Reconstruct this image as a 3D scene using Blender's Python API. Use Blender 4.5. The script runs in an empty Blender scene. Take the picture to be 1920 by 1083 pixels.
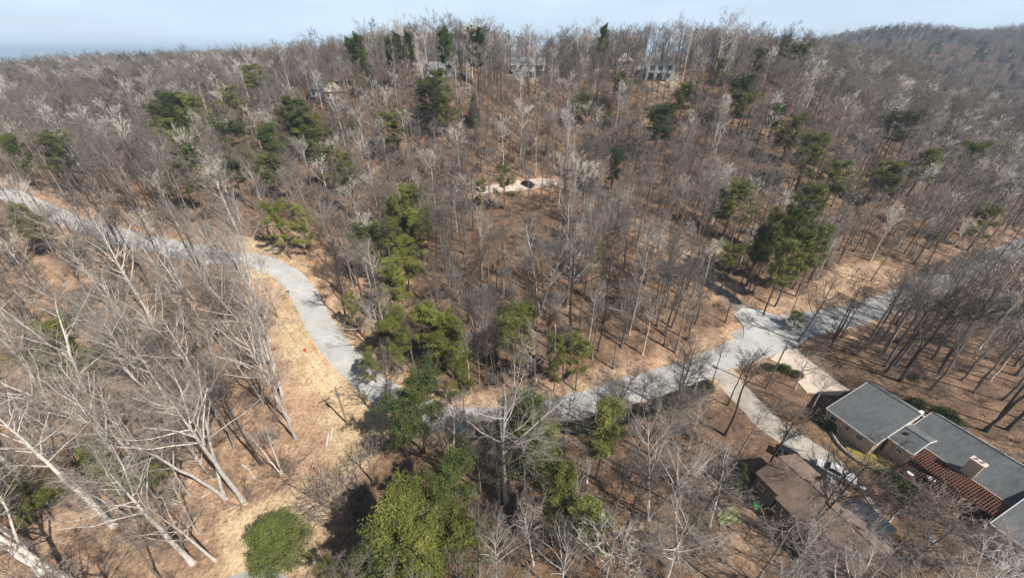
import bpy, bmesh, math, random
import numpy as np
from mathutils import Vector, Matrix
R = math.radians
random.seed(7)
rng = np.random.default_rng(11)
scn = bpy.context.scene
C = scn.collection

# ------------------------------------------------------------------ camera, sky, sun
CAM_H, PITCH, FPX = 60.0, R(31.5), 720.0
cam_d = bpy.data.cameras.new('camera'); cam = bpy.data.objects.new('camera', cam_d); C.objects.link(cam)
cam.location = (0, 0, CAM_H); cam.rotation_euler = (R(90) - PITCH, 0, 0)
cam_d.sensor_width = 36; cam_d.lens = FPX / 1920 * 36; cam_d.clip_start = 0.5; cam_d.clip_end = 20000
scn.camera = cam
SUN = Vector((.81 * math.cos(R(47)), -.59 * math.cos(R(47)), math.sin(R(47)))).normalized()
w = bpy.data.worlds.new('World'); scn.world = w; w.use_nodes = True
nt = w.node_tree; nt.nodes.clear()
sky = nt.nodes.new('ShaderNodeTexSky'); sky.sky_type = 'NISHITA'; sky.sun_disc = False
sky.sun_elevation = R(47); sky.sun_rotation = math.atan2(SUN.x, SUN.y)
sky.air_density = 1.0; sky.dust_density = 0.2; sky.ozone_density = 3.0; sky.altitude = 300
bg = nt.nodes.new('ShaderNodeBackground'); bg.inputs[1].default_value = 0.052
wo = nt.nodes.new('ShaderNodeOutputWorld')
# thin high cloud veil
tc = nt.nodes.new('ShaderNodeTexCoord'); mp = nt.nodes.new('ShaderNodeMapping'); mp.inputs['Scale'].default_value = (1.2, 1.2, 7)
nz = nt.nodes.new('ShaderNodeTexNoise'); nz.inputs['Scale'].default_value = 2.2; nz.inputs['Detail'].default_value = 6
rp = nt.nodes.new('ShaderNodeValToRGB'); rp.color_ramp.elements[0].position = .38; rp.color_ramp.elements[1].position = .75
rp.color_ramp.elements[0].color = (.66, .66, .66, 1); rp.color_ramp.elements[1].color = (.92, .92, .92, 1)
mx = nt.nodes.new('ShaderNodeMix'); mx.data_type = 'RGBA'; mx.inputs['B'].default_value = (13.4, 16.6, 20.0, 1)
L = nt.links.new
L(tc.outputs['Generated'], mp.inputs[0]); L(mp.outputs[0], nz.inputs['Vector']); L(nz.outputs[0], rp.inputs[0])
sx_ = nt.nodes.new('ShaderNodeSeparateXYZ'); mr_ = nt.nodes.new('ShaderNodeMapRange'); ml_ = nt.nodes.new('ShaderNodeMath'); ml_.operation = 'MULTIPLY'
mr_.interpolation_type = 'SMOOTHSTEP'; mr_.inputs['From Min'].default_value = .12; mr_.inputs['From Max'].default_value = .55; mr_.inputs['To Min'].default_value = 1; mr_.inputs['To Max'].default_value = .08
L(tc.outputs['Generated'], sx_.inputs[0]); L(sx_.outputs['Z'], mr_.inputs['Value']); L(mr_.outputs[0], ml_.inputs[0]); L(rp.outputs[0], ml_.inputs[1]); L(ml_.outputs[0], mx.inputs['Factor']); L(sky.outputs[0], mx.inputs['A']); L(mx.outputs['Result'], bg.inputs[0]); L(bg.outputs[0], wo.inputs[0])
sd = bpy.data.lights.new('sun', 'SUN'); sd.energy = 5.0; sd.angle = R(0.5); sd.color = (1, .95, .87)
so = bpy.data.objects.new('sun', sd); C.objects.link(so); so.rotation_euler = SUN.to_track_quat('Z', 'Y').to_euler()
so.location = SUN * 200
scn.view_settings.view_transform = 'Standard'; scn.view_settings.look = 'None'
scn.view_settings.gamma = 1; scn.view_settings.use_curve_mapping = False; scn.view_settings.exposure = 0.33
cy = scn.cycles; cy.max_bounces = 4; cy.diffuse_bounces = 2; cy.glossy_bounces = 2; cy.transmission_bounces = 2
cy.transparent_max_bounces = 4; cy.volume_bounces = 0

# ------------------------------------------------------------------ measuring: photo point -> place on the terrain
cp, sp = math.cos(PITCH), math.sin(PITCH)
def ray(px, py):
    u, v = px - 960, 541.5 - py
    return np.array((u, FPX * cp + v * sp, -FPX * sp + v * cp))
def on_z(px, py, z):
    r = ray(px, py); t = (CAM_H - z) / -r[2]; return r[0] * t, r[1] * t
def project(x, y, z):
    dz = z - CAM_H
    dep = y * cp - dz * sp; up = y * sp + dz * cp
    dep = np.maximum(dep, 1e-3)
    return 960 + FPX * x / dep, 541.5 - FPX * up / dep, dep

CTRL = [(0,1083,4),(460,940,2),(0,800,9),(500,1010,0),(960,1083,-1),(1500,1040,-1),(1919,1083,-1),(1919,800,0),(651,795,2),
 (745,735,1),(900,770,-1),(1180,740,-1),(1430,620,1),(1560,600,2),(1640,560,3),(1860,480,5),(1919,600,1),(1700,720,0),(1500,760,0),
 (600,620,8),(520,500,14),(440,485,17),(330,465,19),(190,430,22),(20,365,27),(0,600,15),(100,700,10),(300,600,12),(300,800,6),
 (1065,650,3),(960,450,14),(990,343,20),(1300,450,12),(1500,450,8),(1150,380,17),(1400,300,26),(990,145,50.5),(830,165,48),
 (605,187,43),(1240,147,50.5),(990,240,34),(500,300,25),(200,250,31),(100,180,36),(0,200,33),(1500,180,44),(1700,250,24),
 (1900,300,13),(1900,420,6),(1250,240,33),(750,300,25),(700,560,6)]
cw = [(*on_z(a, b, z), z) for a, b, z in CTRL]
cw += [(0,265,46),(-110,275,47),(90,262,47),(150,262,46),(0,340,26),(0,430,8),(-220,340,44),(-330,360,41),(-400,420,16),(-330,250,34),(-250,440,20),(185,255,49),(230,272,43),(150,246,51),
       (300,330,14),(400,420,2),(-420,200,30),(-420,60,15),(420,200,8),(420,60,0),(0,-40,0),(-200,-40,6),(200,-40,0),(100,420,16),(250,420,4)]
cw = np.array(cw)
def tps_fit(pts, lam=25.0):
    n = len(pts); X = pts[:, :2] / 100
    d = np.linalg.norm(X[:, None] - X[None], axis=2); K = np.where(d > 0, d * d * np.log(d + 1e-12), 0) + lam * 1e-4 * np.eye(n)
    P = np.c_[np.ones(n), X]; A = np.block([[K, P], [P.T, np.zeros((3, 3))]])
    return X, np.linalg.solve(A, np.r_[pts[:, 2], 0, 0, 0])
TX, TW = tps_fit(cw)
GX = np.arange(-440, 442, 2.0); GY = np.arange(-60, 462, 2.0)
def _tps(x, y):
    q = np.c_[x, y] / 100; out = np.zeros(len(q))
    for i in range(0, len(q), 20000):
        s = q[i:i+20000]; d2 = ((s[:, None] - TX[None]) ** 2).sum(2)
        out[i:i+20000] = (0.5 * d2 * np.log(d2 + 1e-12)) @ TW[:-3] + TW[-3] + s @ TW[-2:]
    return out
_mx, _my = np.meshgrid(GX, GY); GZ = np.clip(_tps(_mx.ravel(), _my.ravel()), -6, 56).reshape(_mx.shape)
def H(x, y):
    x = np.asarray(x, float); y = np.asarray(y, float)
    xc = np.clip(x, -439.9, 439.9); yc = np.clip(y, -59.9, 459.9)
    i = (xc + 440) / 2; j = (yc + 60) / 2; i0 = i.astype(int); j0 = j.astype(int); fi = i - i0; fj = j - j0
    z = (GZ[j0, i0] * (1-fi) + GZ[j0, i0+1] * fi) * (1-fj) + (GZ[j0+1, i0] * (1-fi) + GZ[j0+1, i0+1] * fi) * fj
    d = np.hypot(x - xc, y - yc); k = np.exp(-(d / 260) ** 2)
    z = z * k + (1 - k) * -8
    far = 86 * np.minimum(1, 1.16*np.exp(-((x - 900) / 400) ** 2 / 2)) * np.exp(-((y - 830) / 190) ** 2 / 2) * np.clip((y - 330) / 200, 0, 1)
    far += 6 * np.sin(x / 47) * np.clip((y - 400) / 200, 0, 1) * np.exp(-((x - 900) / 500) ** 2)
    return z + far
_T = np.concatenate([np.arange(25, 400, .25), np.arange(400, 1500, 1.0)]) / FPX
def hit(px, py, h=0.0):
    """where the line of sight through a photo point comes within h of the ground"""
    r = ray(px, py); x, y, z = r[0] * _T, r[1] * _T, CAM_H + r[2] * _T
    b = np.nonzero(z - H(x, y) <= h)[0]
    k = b[0] if len(b) else len(_T) - 1
    x, y = float(x[k]), float(y[k]); return Vector((x, y, float(H(x, y))))
def hz(x, y): return float(H(x, y))

# ------------------------------------------------------------------ materials
def new_mat(name):
    m = bpy.data.materials.new(name); m.use_nodes = True; t = m.node_tree; return m, t, t.nodes['Principled BSDF']
def mat(name, col, rough=.8, noise=0.0, scale=3.0, metal=0, bump=0.0, col2=None, obj_tint=False, spec=None, coord='Object'):
    m, t, b = new_mat(name); b.inputs['Roughness'].default_value = rough; b.inputs['Metallic'].default_value = metal
    if spec is not None: b.inputs['Specular IOR Level'].default_value = spec
    b.inputs['Base Color'].default_value = (*col, 1)
    if noise or col2:
        tcn = t.nodes.new('ShaderNodeTexCoord'); n = t.nodes.new('ShaderNodeTexNoise'); n.inputs['Scale'].default_value = scale
        n.inputs['Detail'].default_value = 5; n.inputs['Roughness'].default_value = .65
        r_ = t.nodes.new('ShaderNodeValToRGB'); r_.color_ramp.elements[0].position = .32; r_.color_ramp.elements[1].position = .68
        c2 = col2 or tuple(min(1, c * (1 + noise)) for c in col); c1 = col if col2 else tuple(c * (1 - noise) for c in col)
        r_.color_ramp.elements[0].color = (*c1, 1); r_.color_ramp.elements[1].color = (*c2, 1)
        t.links.new(tcn.outputs[coord], n.inputs['Vector']); t.links.new(n.outputs[0], r_.inputs[0]); out = r_.outputs[0]
        if obj_tint:
            oi = t.nodes.new('ShaderNodeObjectInfo'); mr = t.nodes.new('ShaderNodeMapRange')
            mr.inputs['To Min'].default_value = .72; mr.inputs['To Max'].default_value = 1.25
            mu = t.nodes.new('ShaderNodeMix'); mu.data_type = 'RGBA'; mu.blend_type = 'MULTIPLY'; mu.inputs['Factor'].default_value = 1
            t.links.new(oi.outputs['Random'], mr.inputs['Value']); t.links.new(out, mu.inputs['A']); t.links.new(mr.outputs[0], mu.inputs['B'])
            out = mu.outputs['Result']
        t.links.new(out, b.inputs['Base Color'])
        if bump:
            bp = t.nodes.new('ShaderNodeBump'); bp.inputs['Strength'].default_value = bump; bp.inputs['Distance'].default_value = .05
            t.links.new(n.outputs[0], bp.inputs['Height']); t.links.new(bp.outputs[0], b.inputs['Normal'])
    return m
M = {}
M['bark_pale'] = mat('pale_bark', (.42,.37,.32), .9, scale=2.5, col2=(.74,.68,.61), obj_tint=True, spec=.2)
M['bark'] = mat('grey_bark', (.13,.105,.085), .9, scale=2.5, col2=(.30,.255,.215), obj_tint=True, spec=.2)
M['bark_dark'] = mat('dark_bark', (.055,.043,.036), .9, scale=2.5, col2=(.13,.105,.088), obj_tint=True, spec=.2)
M['bark_far'] = mat('violet_grey_bark', (.16,.13,.115), .9, scale=.5, col2=(.30,.255,.225), obj_tint=True, spec=.2)
M['twig_pale'] = mat('pale_twigs', (.25,.21,.178), .9, scale=.6, col2=(.44,.385,.335), obj_tint=True, spec=.2)
M['twig'] = mat('brown_twigs', (.13,.108,.092), .9, scale=.6, col2=(.26,.222,.19), obj_tint=True, spec=.2)
M['twig_dark'] = mat('dark_twigs', (.06,.045,.038), .9, scale=.6, col2=(.13,.10,.085), obj_tint=True, spec=.2)
M['twig_far'] = mat('violet_brown_twigs', (.135,.112,.10), .9, scale=.4, col2=(.25,.212,.19), obj_tint=True, spec=.2)
M['pine_bark'] = mat('pine_bark', (.12,.085,.065), .9, scale=3, col2=(.22,.16,.12), obj_tint=True, spec=.2)
def leaf_mat(name, a, b_):
    m = mat(name, a, .65, scale=.9, col2=b_, obj_tint=True, spec=.25)
    return m
M['needle'] = leaf_mat('pine_needles', (.090,.105,.022), (.235,.24,.055))
M['needle_dark'] = leaf_mat('dark_needles', (.045,.062,.018), (.12,.14,.038))
M['needle_lime'] = leaf_mat('young_needles', (.13,.145,.032), (.26,.26,.07))
M['cedar'] = leaf_mat('cedar_foliage', (.08,.105,.025), (.175,.20,.05))
M['hedge'] = leaf_mat('hedge_leaves', (.018,.032,.012), (.045,.065,.022))
M['brush'] = mat('brush_twigs', (.16,.125,.10), .9, scale=2, col2=(.32,.26,.21), obj_tint=True, spec=.2)
M['asphalt'] = mat('worn_asphalt', (.36,.345,.325), .92, scale=.35, col2=(.47,.45,.425), bump=.1, coord='Object')
M['asphalt_old'] = mat('old_asphalt', (.26,.25,.24), .92, scale=.3, col2=(.38,.365,.345), bump=.1)
M['lane'] = mat('leafy_gravel', (.15,.12,.10), .92, scale=.5, col2=(.27,.235,.20), bump=.1)
M['concrete'] = mat('concrete', (.52,.42,.33), .9, scale=.8, col2=(.66,.55,.44), bump=.1)
M['concrete_old'] = mat('old_concrete', (.34,.30,.26), .9, scale=.9, col2=(.50,.45,.39), bump=.2)
M['slate'] = mat('slate_shingles', (.115,.125,.128), .85, scale=6, col2=(.165,.175,.178), bump=.3)
M['slate_light'] = mat('pale_shingles', (.20,.215,.215), .85, scale=6, col2=(.25,.265,.265), bump=.2)
M['brownroof'] = mat('brown_shingles', (.17,.115,.09), .9, scale=5, col2=(.27,.19,.155), bump=.4)
M['cream'] = mat('cream_siding', (.50,.38,.28), .8, .08, 2)
M['taupe'] = mat('taupe_siding', (.17,.13,.10), .8, .12, 2)
M['trim'] = mat('white_trim', (.72,.70,.66), .6, .05, 2)
M['white'] = mat('white_paint', (.74,.75,.76), .35, .04, 2)
M['redwood'] = mat('redwood', (.15,.06,.035), .75, scale=5, col2=(.25,.105,.062))
M['shaded_deckwood'] = mat('shade_darkened_deck_wood', (.06,.032,.024), .8, scale=4, col2=(.11,.055,.038))  # plank colour darkened to carry the shade under the pergola
M['wood'] = mat('pole_wood', (.25,.14,.075), .85, scale=3, col2=(.36,.22,.13))
M['darkwood'] = mat('grey_pole_wood', (.12,.105,.09), .85, scale=3, col2=(.24,.21,.18))
M['glass'] = mat('dark_glass', (.02,.025,.03), .08, .1, 3)
M['black'] = mat('black_rubber', (.02,.02,.02), .7, .1, 3)
M['blackpaint'] = mat('black_car_paint', (.015,.017,.02), .2, .1, 3)
M['metal'] = mat('galvanised_metal', (.45,.46,.47), .4, .06, 4, metal=.7)
M['ceramic'] = mat('pale_insulator', (.72,.72,.72), .4, .05, 4)
M['solar'] = mat('solar_glass', (.016,.018,.026), .35, scale=1.5, col2=(.035,.038,.05))
M['red'] = mat('red_paint', (.55,.06,.03), .45, .1, 4)
M['green'] = mat('green_plastic', (.02,.24,.06), .4, .08, 4)
M['yellow'] = mat('yellow_plastic', (.75,.48,.04), .4, .08, 4)
M['tarp'] = mat('lime_tarp', (.36,.37,.16), .6, .15, 3)
M['blue'] = mat('blue_plastic', (.16,.22,.55), .4, .1, 3)
M['paleblue'] = mat('pale_blue_shell', (.50,.62,.74), .35, .08, 3)
M['stone'] = mat('pale_stone', (.40,.36,.30), .9, .2, 4, bump=.3)
M['orange'] = mat('orange_plastic', (.7,.22,.06), .5, .1, 3)
M['grey'] = mat('grey_siding', (.30,.31,.32), .8, .1, 1)
M['farroof'] = mat('grey_shingle_roof', (.20,.205,.205), .85, .15, 2)
M['tanroof'] = mat('tan_shingle_roof', (.42,.35,.29), .85, .12, 1)
M['lamp_glass'] = mat('headlight_glass', (.6,.62,.65), .1, .05, 3)

def worn(name, c1, c2, kind):
    """asphalt and shingle with stains, cracks or courses of their own"""
    m, t, b = new_mat(name); N = t.nodes.new; k = t.links.new; b.inputs['Roughness'].default_value = .92; b.inputs['Specular IOR Level'].default_value = .2
    tc = N('ShaderNodeTexCoord')
    def noise(s, d=6, r=.6, sc=None):
        n = N('ShaderNodeTexNoise'); n.inputs['Scale'].default_value = s; n.inputs['Detail'].default_value = d; n.inputs['Roughness'].default_value = r
        src = tc.outputs['Object']
        if sc: mp_ = N('ShaderNodeMapping'); mp_.inputs['Scale'].default_value = sc; k(src, mp_.inputs[0]); src = mp_.outputs[0]
        k(src, n.inputs['Vector']); return n.outputs[0]
    def ramp(f, stops):
        r = N('ShaderNodeValToRGB'); e = r.color_ramp.elements
        while len(e) < len(stops): e.new(.5)
        for i, (p, c) in enumerate(stops): e[i].position = p; e[i].color = (*c, 1)
        k(f, r.inputs[0]); return r.outputs[0]
    def mul(a, b_):
        x = N('ShaderNodeMix'); x.data_type = 'RGBA'; x.blend_type = 'MULTIPLY'; x.inputs['Factor'].default_value = 1; k(a, x.inputs['A']); k(b_, x.inputs['B']); return x.outputs['Result']
    c = ramp(noise(.22, 8, .7), [(.30, c1), (.70, c2)])
    c = mul(c, ramp(noise(5, 5, .8), [(.32, (.80,.80,.79)), (.68, (1.14,1.14,1.14))]))
    if kind == 'asphalt':
        v = N('ShaderNodeTexVoronoi'); v.feature = 'DISTANCE_TO_EDGE'; v.inputs['Scale'].default_value = .22; v.inputs['Randomness'].default_value = 1
        w_ = N('ShaderNodeVectorMath'); w_.operation = 'ADD'; nn = N('ShaderNodeTexNoise'); nn.inputs['Scale'].default_value = .9; nn.inputs['Detail'].default_value = 4
        k(tc.outputs['Object'], nn.inputs['Vector']); k(tc.outputs['Object'], w_.inputs[0]); k(nn.outputs['Color'], w_.inputs[1]); k(w_.outputs[0], v.inputs['Vector'])
        c = mul(c, ramp(v.outputs['Distance'], [(.0, (.80,.79,.78)), (.014, (1,1,1)), (1, (1,1,1))]))
        c = mul(c, ramp(noise(.09, 3, .5), [(.44, (.86,.86,.87)), (.50, (1,1,1))]))
    else:
        wv = N('ShaderNodeTexWave'); wv.wave_type = 'BANDS'; wv.bands_direction = 'Y'; wv.inputs['Scale'].default_value = 1.05; wv.inputs['Distortion'].default_value = .4; k(tc.outputs['Object'], wv.inputs['Vector'])
        c = mul(c, ramp(wv.outputs[0], [(.0, (.80,.80,.80)), (.3, (1,1,1)), (1, (1.04,1.04,1.04))]))
        c = mul(c, ramp(noise(1.1, 7, .75, (2.2,.35,1)), [(.35, (.74,.73,.72)), (.55, (1,1,1)), (.72, (1.15,1.14,1.12))]))
        x = N('ShaderNodeMix'); x.data_type = 'RGBA'; k(ramp(noise(7, 3, .9), [(.66, (0,0,0)), (.70, (.8,.8,.8))]), x.inputs['Factor']); k(c, x.inputs['A']); x.inputs['B'].default_value = (.22,.13,.075,1); c = x.outputs['Result']
    k(c, b.inputs['Base Color'])
    bp = N('ShaderNodeBump'); bp.inputs['Strength'].default_value = .3; bp.inputs['Distance'].default_value = .03; k(noise(9, 4, .7), bp.inputs['Height']); k(bp.outputs[0], b.inputs['Normal']); return m
M['asphalt'] = worn('worn_asphalt', (.38,.37,.352), (.52,.505,.482), 'asphalt')
M['asphalt_old'] = worn('old_asphalt', (.27,.26,.25), (.42,.405,.385), 'asphalt')
M['gravel'] = worn('pale_gravel', (.33,.285,.24), (.58,.53,.46), 'asphalt')
M['slate'] = worn('slate_shingles', (.115,.123,.126), (.175,.183,.185), 'roof')
M['slate_light'] = worn('pale_shingles', (.22,.23,.23), (.29,.295,.295), 'roof')
M['brownroof'] = worn('brown_shingles', (.16,.105,.08), (.29,.205,.165), 'roof')
def ground_material():
    m, t, b = new_mat('leaf_litter_ground'); N = t.nodes.new; k = t.links.new
    b.inputs['Roughness'].default_value = .95; b.inputs['Specular IOR Level'].default_value = .1
    tc = N('ShaderNodeTexCoord')
    def noise(s, d=6, r=.6):
        n = N('ShaderNodeTexNoise'); n.inputs['Scale'].default_value = s; n.inputs['Detail'].default_value = d; n.inputs['Roughness'].default_value = r
        k(tc.outputs['Object'], n.inputs['Vector']); return n.outputs[0]
    def ramp(f, stops):
        r = N('ShaderNodeValToRGB'); e = r.color_ramp.elements
        while len(e) < len(stops): e.new(.5)
        for i, (p, c) in enumerate(stops): e[i].position = p; e[i].color = (*c, 1)
        k(f, r.inputs[0]); return r.outputs[0]
    def mix(f, a, b_, mode='MIX'):
        x = N('ShaderNodeMix'); x.data_type = 'RGBA'; x.blend_type = mode
        if isinstance(f, float): x.inputs['Factor'].default_value = f
        else: k(f, x.inputs['Factor'])
        k(a, x.inputs['A']); k(b_, x.inputs['B']); return x.outputs['Result']
    nb, nm, nf, nff = noise(.035), noise(.35, 8, .7), noise(2.2, 8, .75), noise(11, 4, .8)
    litter = ramp(nm, [(.30, (.098,.067,.047)), (.48, (.195,.130,.088)), (.62, (.30,.20,.135)), (.75, (.26,.195,.14))])
    orange = ramp(nm, [(.30, (.36,.235,.16)), (.50, (.47,.32,.22)), (.70, (.54,.40,.28))])
    tan = ramp(nm, [(.30, (.49,.36,.22)), (.50, (.58,.455,.295)), (.72, (.66,.54,.37))])
    green = ramp(nm, [(.35, (.26,.21,.065)), (.65, (.36,.30,.11))])
    at = N('ShaderNodeVertexColor'); at.layer_name = 'cover'; s = N('ShaderNodeSeparateColor'); k(at.outputs[0], s.inputs[0])
    def fac(o, nz_, sharp=1.3):
        a = N('ShaderNodeMath'); a.operation = 'SUBTRACT'; k(nz_, a.inputs[0]); a.inputs[1].default_value = .5
        m1 = N('ShaderNodeMath'); m1.operation = 'MULTIPLY_ADD'; k(a.outputs[0], m1.inputs[0]); m1.inputs[1].default_value = 1.5; k(o, m1.inputs[2])
        r = N('ShaderNodeMapRange'); r.inputs['From Min'].default_value = .5 - .5 / sharp; r.inputs['From Max'].default_value = .5 + .5 / sharp
        k(m1.outputs[0], r.inputs['Value']); 
        g = N('ShaderNodeMath'); g.operation = 'MULTIPLY'; k(r.outputs[0], g.inputs[0])
        st = N('ShaderNodeMath'); st.operation = 'GREATER_THAN'; st.inputs[1].default_value = .02; k(o, st.inputs[0]); k(st.outputs[0], g.inputs[1]); return g.outputs[0]
    c = mix(fac(s.outputs[1], nm), litter, orange)
    c = mix(fac(s.outputs[0], nm), c, tan)
    c = mix(fac(s.outputs[2], nm), c, green)
    sp_ = ramp(nf, [(.34, (.42,.39,.37)), (.46, (.85,.84,.82)), (.56, (1.05,1.04,1.0)), (.68, (1.45,1.42,1.34))])
    c = mix(1.0, c, sp_, 'MULTIPLY')
    sp2 = ramp(nff, [(.35, (.60,.58,.56)), (.65, (1.3,1.3,1.28))])
    c = mix(1.0, c, sp2, 'MULTIPLY')
    sp3 = ramp(nb, [(.35, (.82,.80,.80)), (.65, (1.15,1.12,1.1))])
    c = mix(1.0, c, sp3, 'MULTIPLY')
    k(c, b.inputs['Base Color'])
    bp = N('ShaderNodeBump'); bp.inputs['Strength'].default_value = .7; bp.inputs['Distance'].default_value = .12
    k(nf, bp.inputs['Height']); k(bp.outputs[0], b.inputs['Normal'])
    return m
M['ground'] = ground_material()

# ------------------------------------------------------------------ mesh + object helpers
def mesh_np(name, V, F3=None, F4=None):
    me = bpy.data.meshes.new(name); V = np.asarray(V, np.float32)
    n3 = 0 if F3 is None else len(F3); n4 = 0 if F4 is None else len(F4)
    me.vertices.add(len(V)); me.vertices.foreach_set('co', V.ravel())
    idx = []; starts = []
    if n3: idx.append(np.asarray(F3).ravel()); starts.append(np.arange(n3) * 3)
    if n4: idx.append(np.asarray(F4).ravel()); starts.append(n3 * 3 + np.arange(n4) * 4)
    idx = np.concatenate(idx).astype(np.int32); starts = np.concatenate(starts).astype(np.int32)
    me.loops.add(len(idx)); me.loops.foreach_set('vertex_index', idx)
    me.polygons.add(n3 + n4); me.polygons.foreach_set('loop_start', starts)
    me.update(calc_edges=True); me.validate(); return me
class MB:
    """collects solids for ONE mesh object"""
    def __init__(s): s.v = []; s.f = []
    def add(s, v, f):
        o = len(s.v); s.v += [tuple(p) for p in v]; s.f += [tuple(i + o for i in q) for q in f]; return s
    def box(s, c, d, rz=0, mat4=None):
        hx, hy, hz_ = d[0]/2, d[1]/2, d[2]/2; cr, sr = math.cos(rz), math.sin(rz); v = []
        for z in (-hz_, hz_):
            for x, y in ((-hx,-hy),(hx,-hy),(hx,hy),(-hx,hy)): v.append((c[0]+x*cr-y*sr, c[1]+x*sr+y*cr, c[2]+z))
        return s.add(v, [(3,2,1,0),(4,5,6,7),(0,1,5,4),(1,2,6,5),(2,3,7,6),(3,0,4,7)])
    def prism(s, poly, z0, z1):
        """horizontal polygon raised between z0 and z1 (numbers or per-point lists)"""
        n = len(poly); a = z0 if isinstance(z0, (list, tuple)) else [z0]*n; b = z1 if isinstance(z1, (list, tuple)) else [z1]*n
        v = [(p[0], p[1], a[i]) for i, p in enumerate(poly)] + [(p[0], p[1], b[i]) for i, p in enumerate(poly)]
        return s.add(v, [tuple(range(n))[::-1], tuple(range(n, 2*n))] + [(i, (i+1) % n, (i+1) % n + n, i + n) for i in range(n)])
    def tube(s, pts, r, n=6, r1=None, cap=True):
        pts = [Vector(p) for p in pts]; k = len(pts); r1 = r if r1 is None else r1; o = len(s.v)
        for i, p in enumerate(pts):
            d = (pts[min(i+1, k-1)] - pts[max(i-1, 0)]).normalized(); a = d.orthogonal().normalized() if i == 0 else (a - a.dot(d) * d).normalized()
            b = d.cross(a); rr = r + (r1 - r) * i / max(1, k-1)
            for j in range(n):
                t = 2*math.pi*j/n; s.v.append(tuple(p + a*rr*math.cos(t) + b*rr*math.sin(t)))
        for i in range(k-1):
            for j in range(n):
                j2 = (j+1) % n; s.f.append((o+i*n+j, o+i*n+j2, o+(i+1)*n+j2, o+(i+1)*n+j))
        if cap: s.f.append(tuple(o+j for j in range(n))[::-1]); s.f.append(tuple(o+(k-1)*n+j for j in range(n)))
        return s
    def ball(s, c, r, n=8, m=5, sc=(1,1,1)):
        v = [(c[0], c[1], c[2]+r*sc[2])]; f = []
        for i in range(1, m):
            ph = math.pi*i/m
            for j in range(n):
                t = 2*math.pi*j/n; v.append((c[0]+r*sc[0]*math.sin(ph)*math.cos(t), c[1]+r*sc[1]*math.sin(ph)*math.sin(t), c[2]+r*sc[2]*math.cos(ph)))
        v.append((c[0], c[1], c[2]-r*sc[2])); e = len(v)-1
        for j in range(n):
            j2 = (j+1) % n; f.append((0, 1+j, 1+j2)); f.append((e, e-n+j2, e-n+j))
            for i in range(m-2): f.append((1+i*n+j, 1+(i+1)*n+j, 1+(i+1)*n+j2, 1+i*n+j2))
        return s.add(v, f)
    def mesh(s, name, m, bevel=0):
        me = bpy.data.meshes.new(name); me.from_pydata(s.v, [], s.f); me.validate()
        if bevel:
            bm = bmesh.new(); bm.from_mesh(me); bmesh.ops.bevel(bm, geom=bm.edges[:], offset=bevel, segments=2, affect='EDGES', profile=.6, clamp_overlap=True)
            bm.to_mesh(me); bm.free()
        me.materials.append(m); return me
    def build(s, name, m, parent=None, bevel=0, loc=None):
        return link(name, s.mesh(name, m, bevel), parent, loc)
def link(name, me, parent=None, loc=None):
    o = bpy.data.objects.new(name, me); C.objects.link(o)
    if parent is not None: o.parent = parent
    if loc is not None: o.location = loc
    return o
def tag(o, label=None, cat=None, group=None, kind=None):
    if label: o['label'] = label
    if cat: o['category'] = cat
    if group: o['group'] = group
    if kind: o['kind'] = kind
    return o
def thing(name, label, cat, loc=(0,0,0), rz=0, group=None):
    o = bpy.data.objects.new(name, None); C.objects.link(o); o.location = loc; o.rotation_euler = (0, 0, rz); o.empty_display_size = .3
    return tag(o, label, cat, group)
def inside(poly, x, y):
    x = np.asarray(x, float); y = np.asarray(y, float); r = np.zeros(x.shape, bool); n = len(poly)
    for i in range(n):
        x0, y0 = poly[i]; x1, y1 = poly[(i+1) % n]
        c = ((y0 > y) != (y1 > y)) & (x < (x1-x0) * (y-y0) / ((y1-y0) or 1e-9) + x0); r ^= c
    return r
def seg_dist(path, x, y):
    d = np.full(np.shape(x), 1e9)
    for (x0, y0), (x1, y1) in zip(path[:-1], path[1:]):
        dx, dy = x1-x0, y1-y0; t = np.clip(((x-x0)*dx + (y-y0)*dy) / (dx*dx+dy*dy+1e-9), 0, 1)
        d = np.minimum(d, np.hypot(x-x0-t*dx, y-y0-t*dy))
    return d
def world_poly(pp): return [tuple(hit(*p)[:2]) for p in pp]
def spline(pts, step=1.5):
    P = [np.array(p[:2]) for p in pts]; P = [2*P[0]-P[1]] + P + [2*P[-1]-P[-2]]; out = []
    for i in range(1, len(P)-2):
        p0, p1, p2, p3 = P[i-1:i+3]; n = max(2, int(np.linalg.norm(p2-p1)/step))
        for j in range(n):
            t = j/n; out.append(.5*((2*p1)+(-p0+p2)*t+(2*p0-5*p1+4*p2-p3)*t*t+(-p0+3*p1-3*p2+p3)*t**3))
    out.append(P[-2]); return [tuple(p) for p in out]

# ------------------------------------------------------------------ layout: roads, clearings, yards (measured on the photo)
main_px = [(-60,345),(20,366),(100,402),(190,432),(260,452),(330,466),(400,480),(440,486),(490,492),(535,512),(570,550),(596,600),(625,645),(665,690),(712,730),(760,760),(820,782),(880,791),(940,789),(1010,779),(1090,759),(1165,738),(1250,711),(1330,684),(1400,650),(1440,628)]
east_px = [(1400,650),(1440,624),(1500,608),(1560,600),(1620,584),(1700,555),(1800,515),(1880,480),(1960,445)]
loop_px = [(1440,628),(1405,590),(1345,540),(1290,490),(1235,450),(1185,415),(1140,380),(1095,355),(1045,344),(990,349),(940,356),(890,362)]
gravel_px = [(1345,680),(1372,722),(1400,752),(1430,782),(1465,812),(1512,842),(1550,868),(1590,905)]
MAIN = spline([hit(*p) for p in main_px]); EAST = spline([hit(*p) for p in east_px]); LOOP = spline([hit(*p) for p in loop_px]); GRAV = spline([hit(*p) for p in gravel_px])
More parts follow.
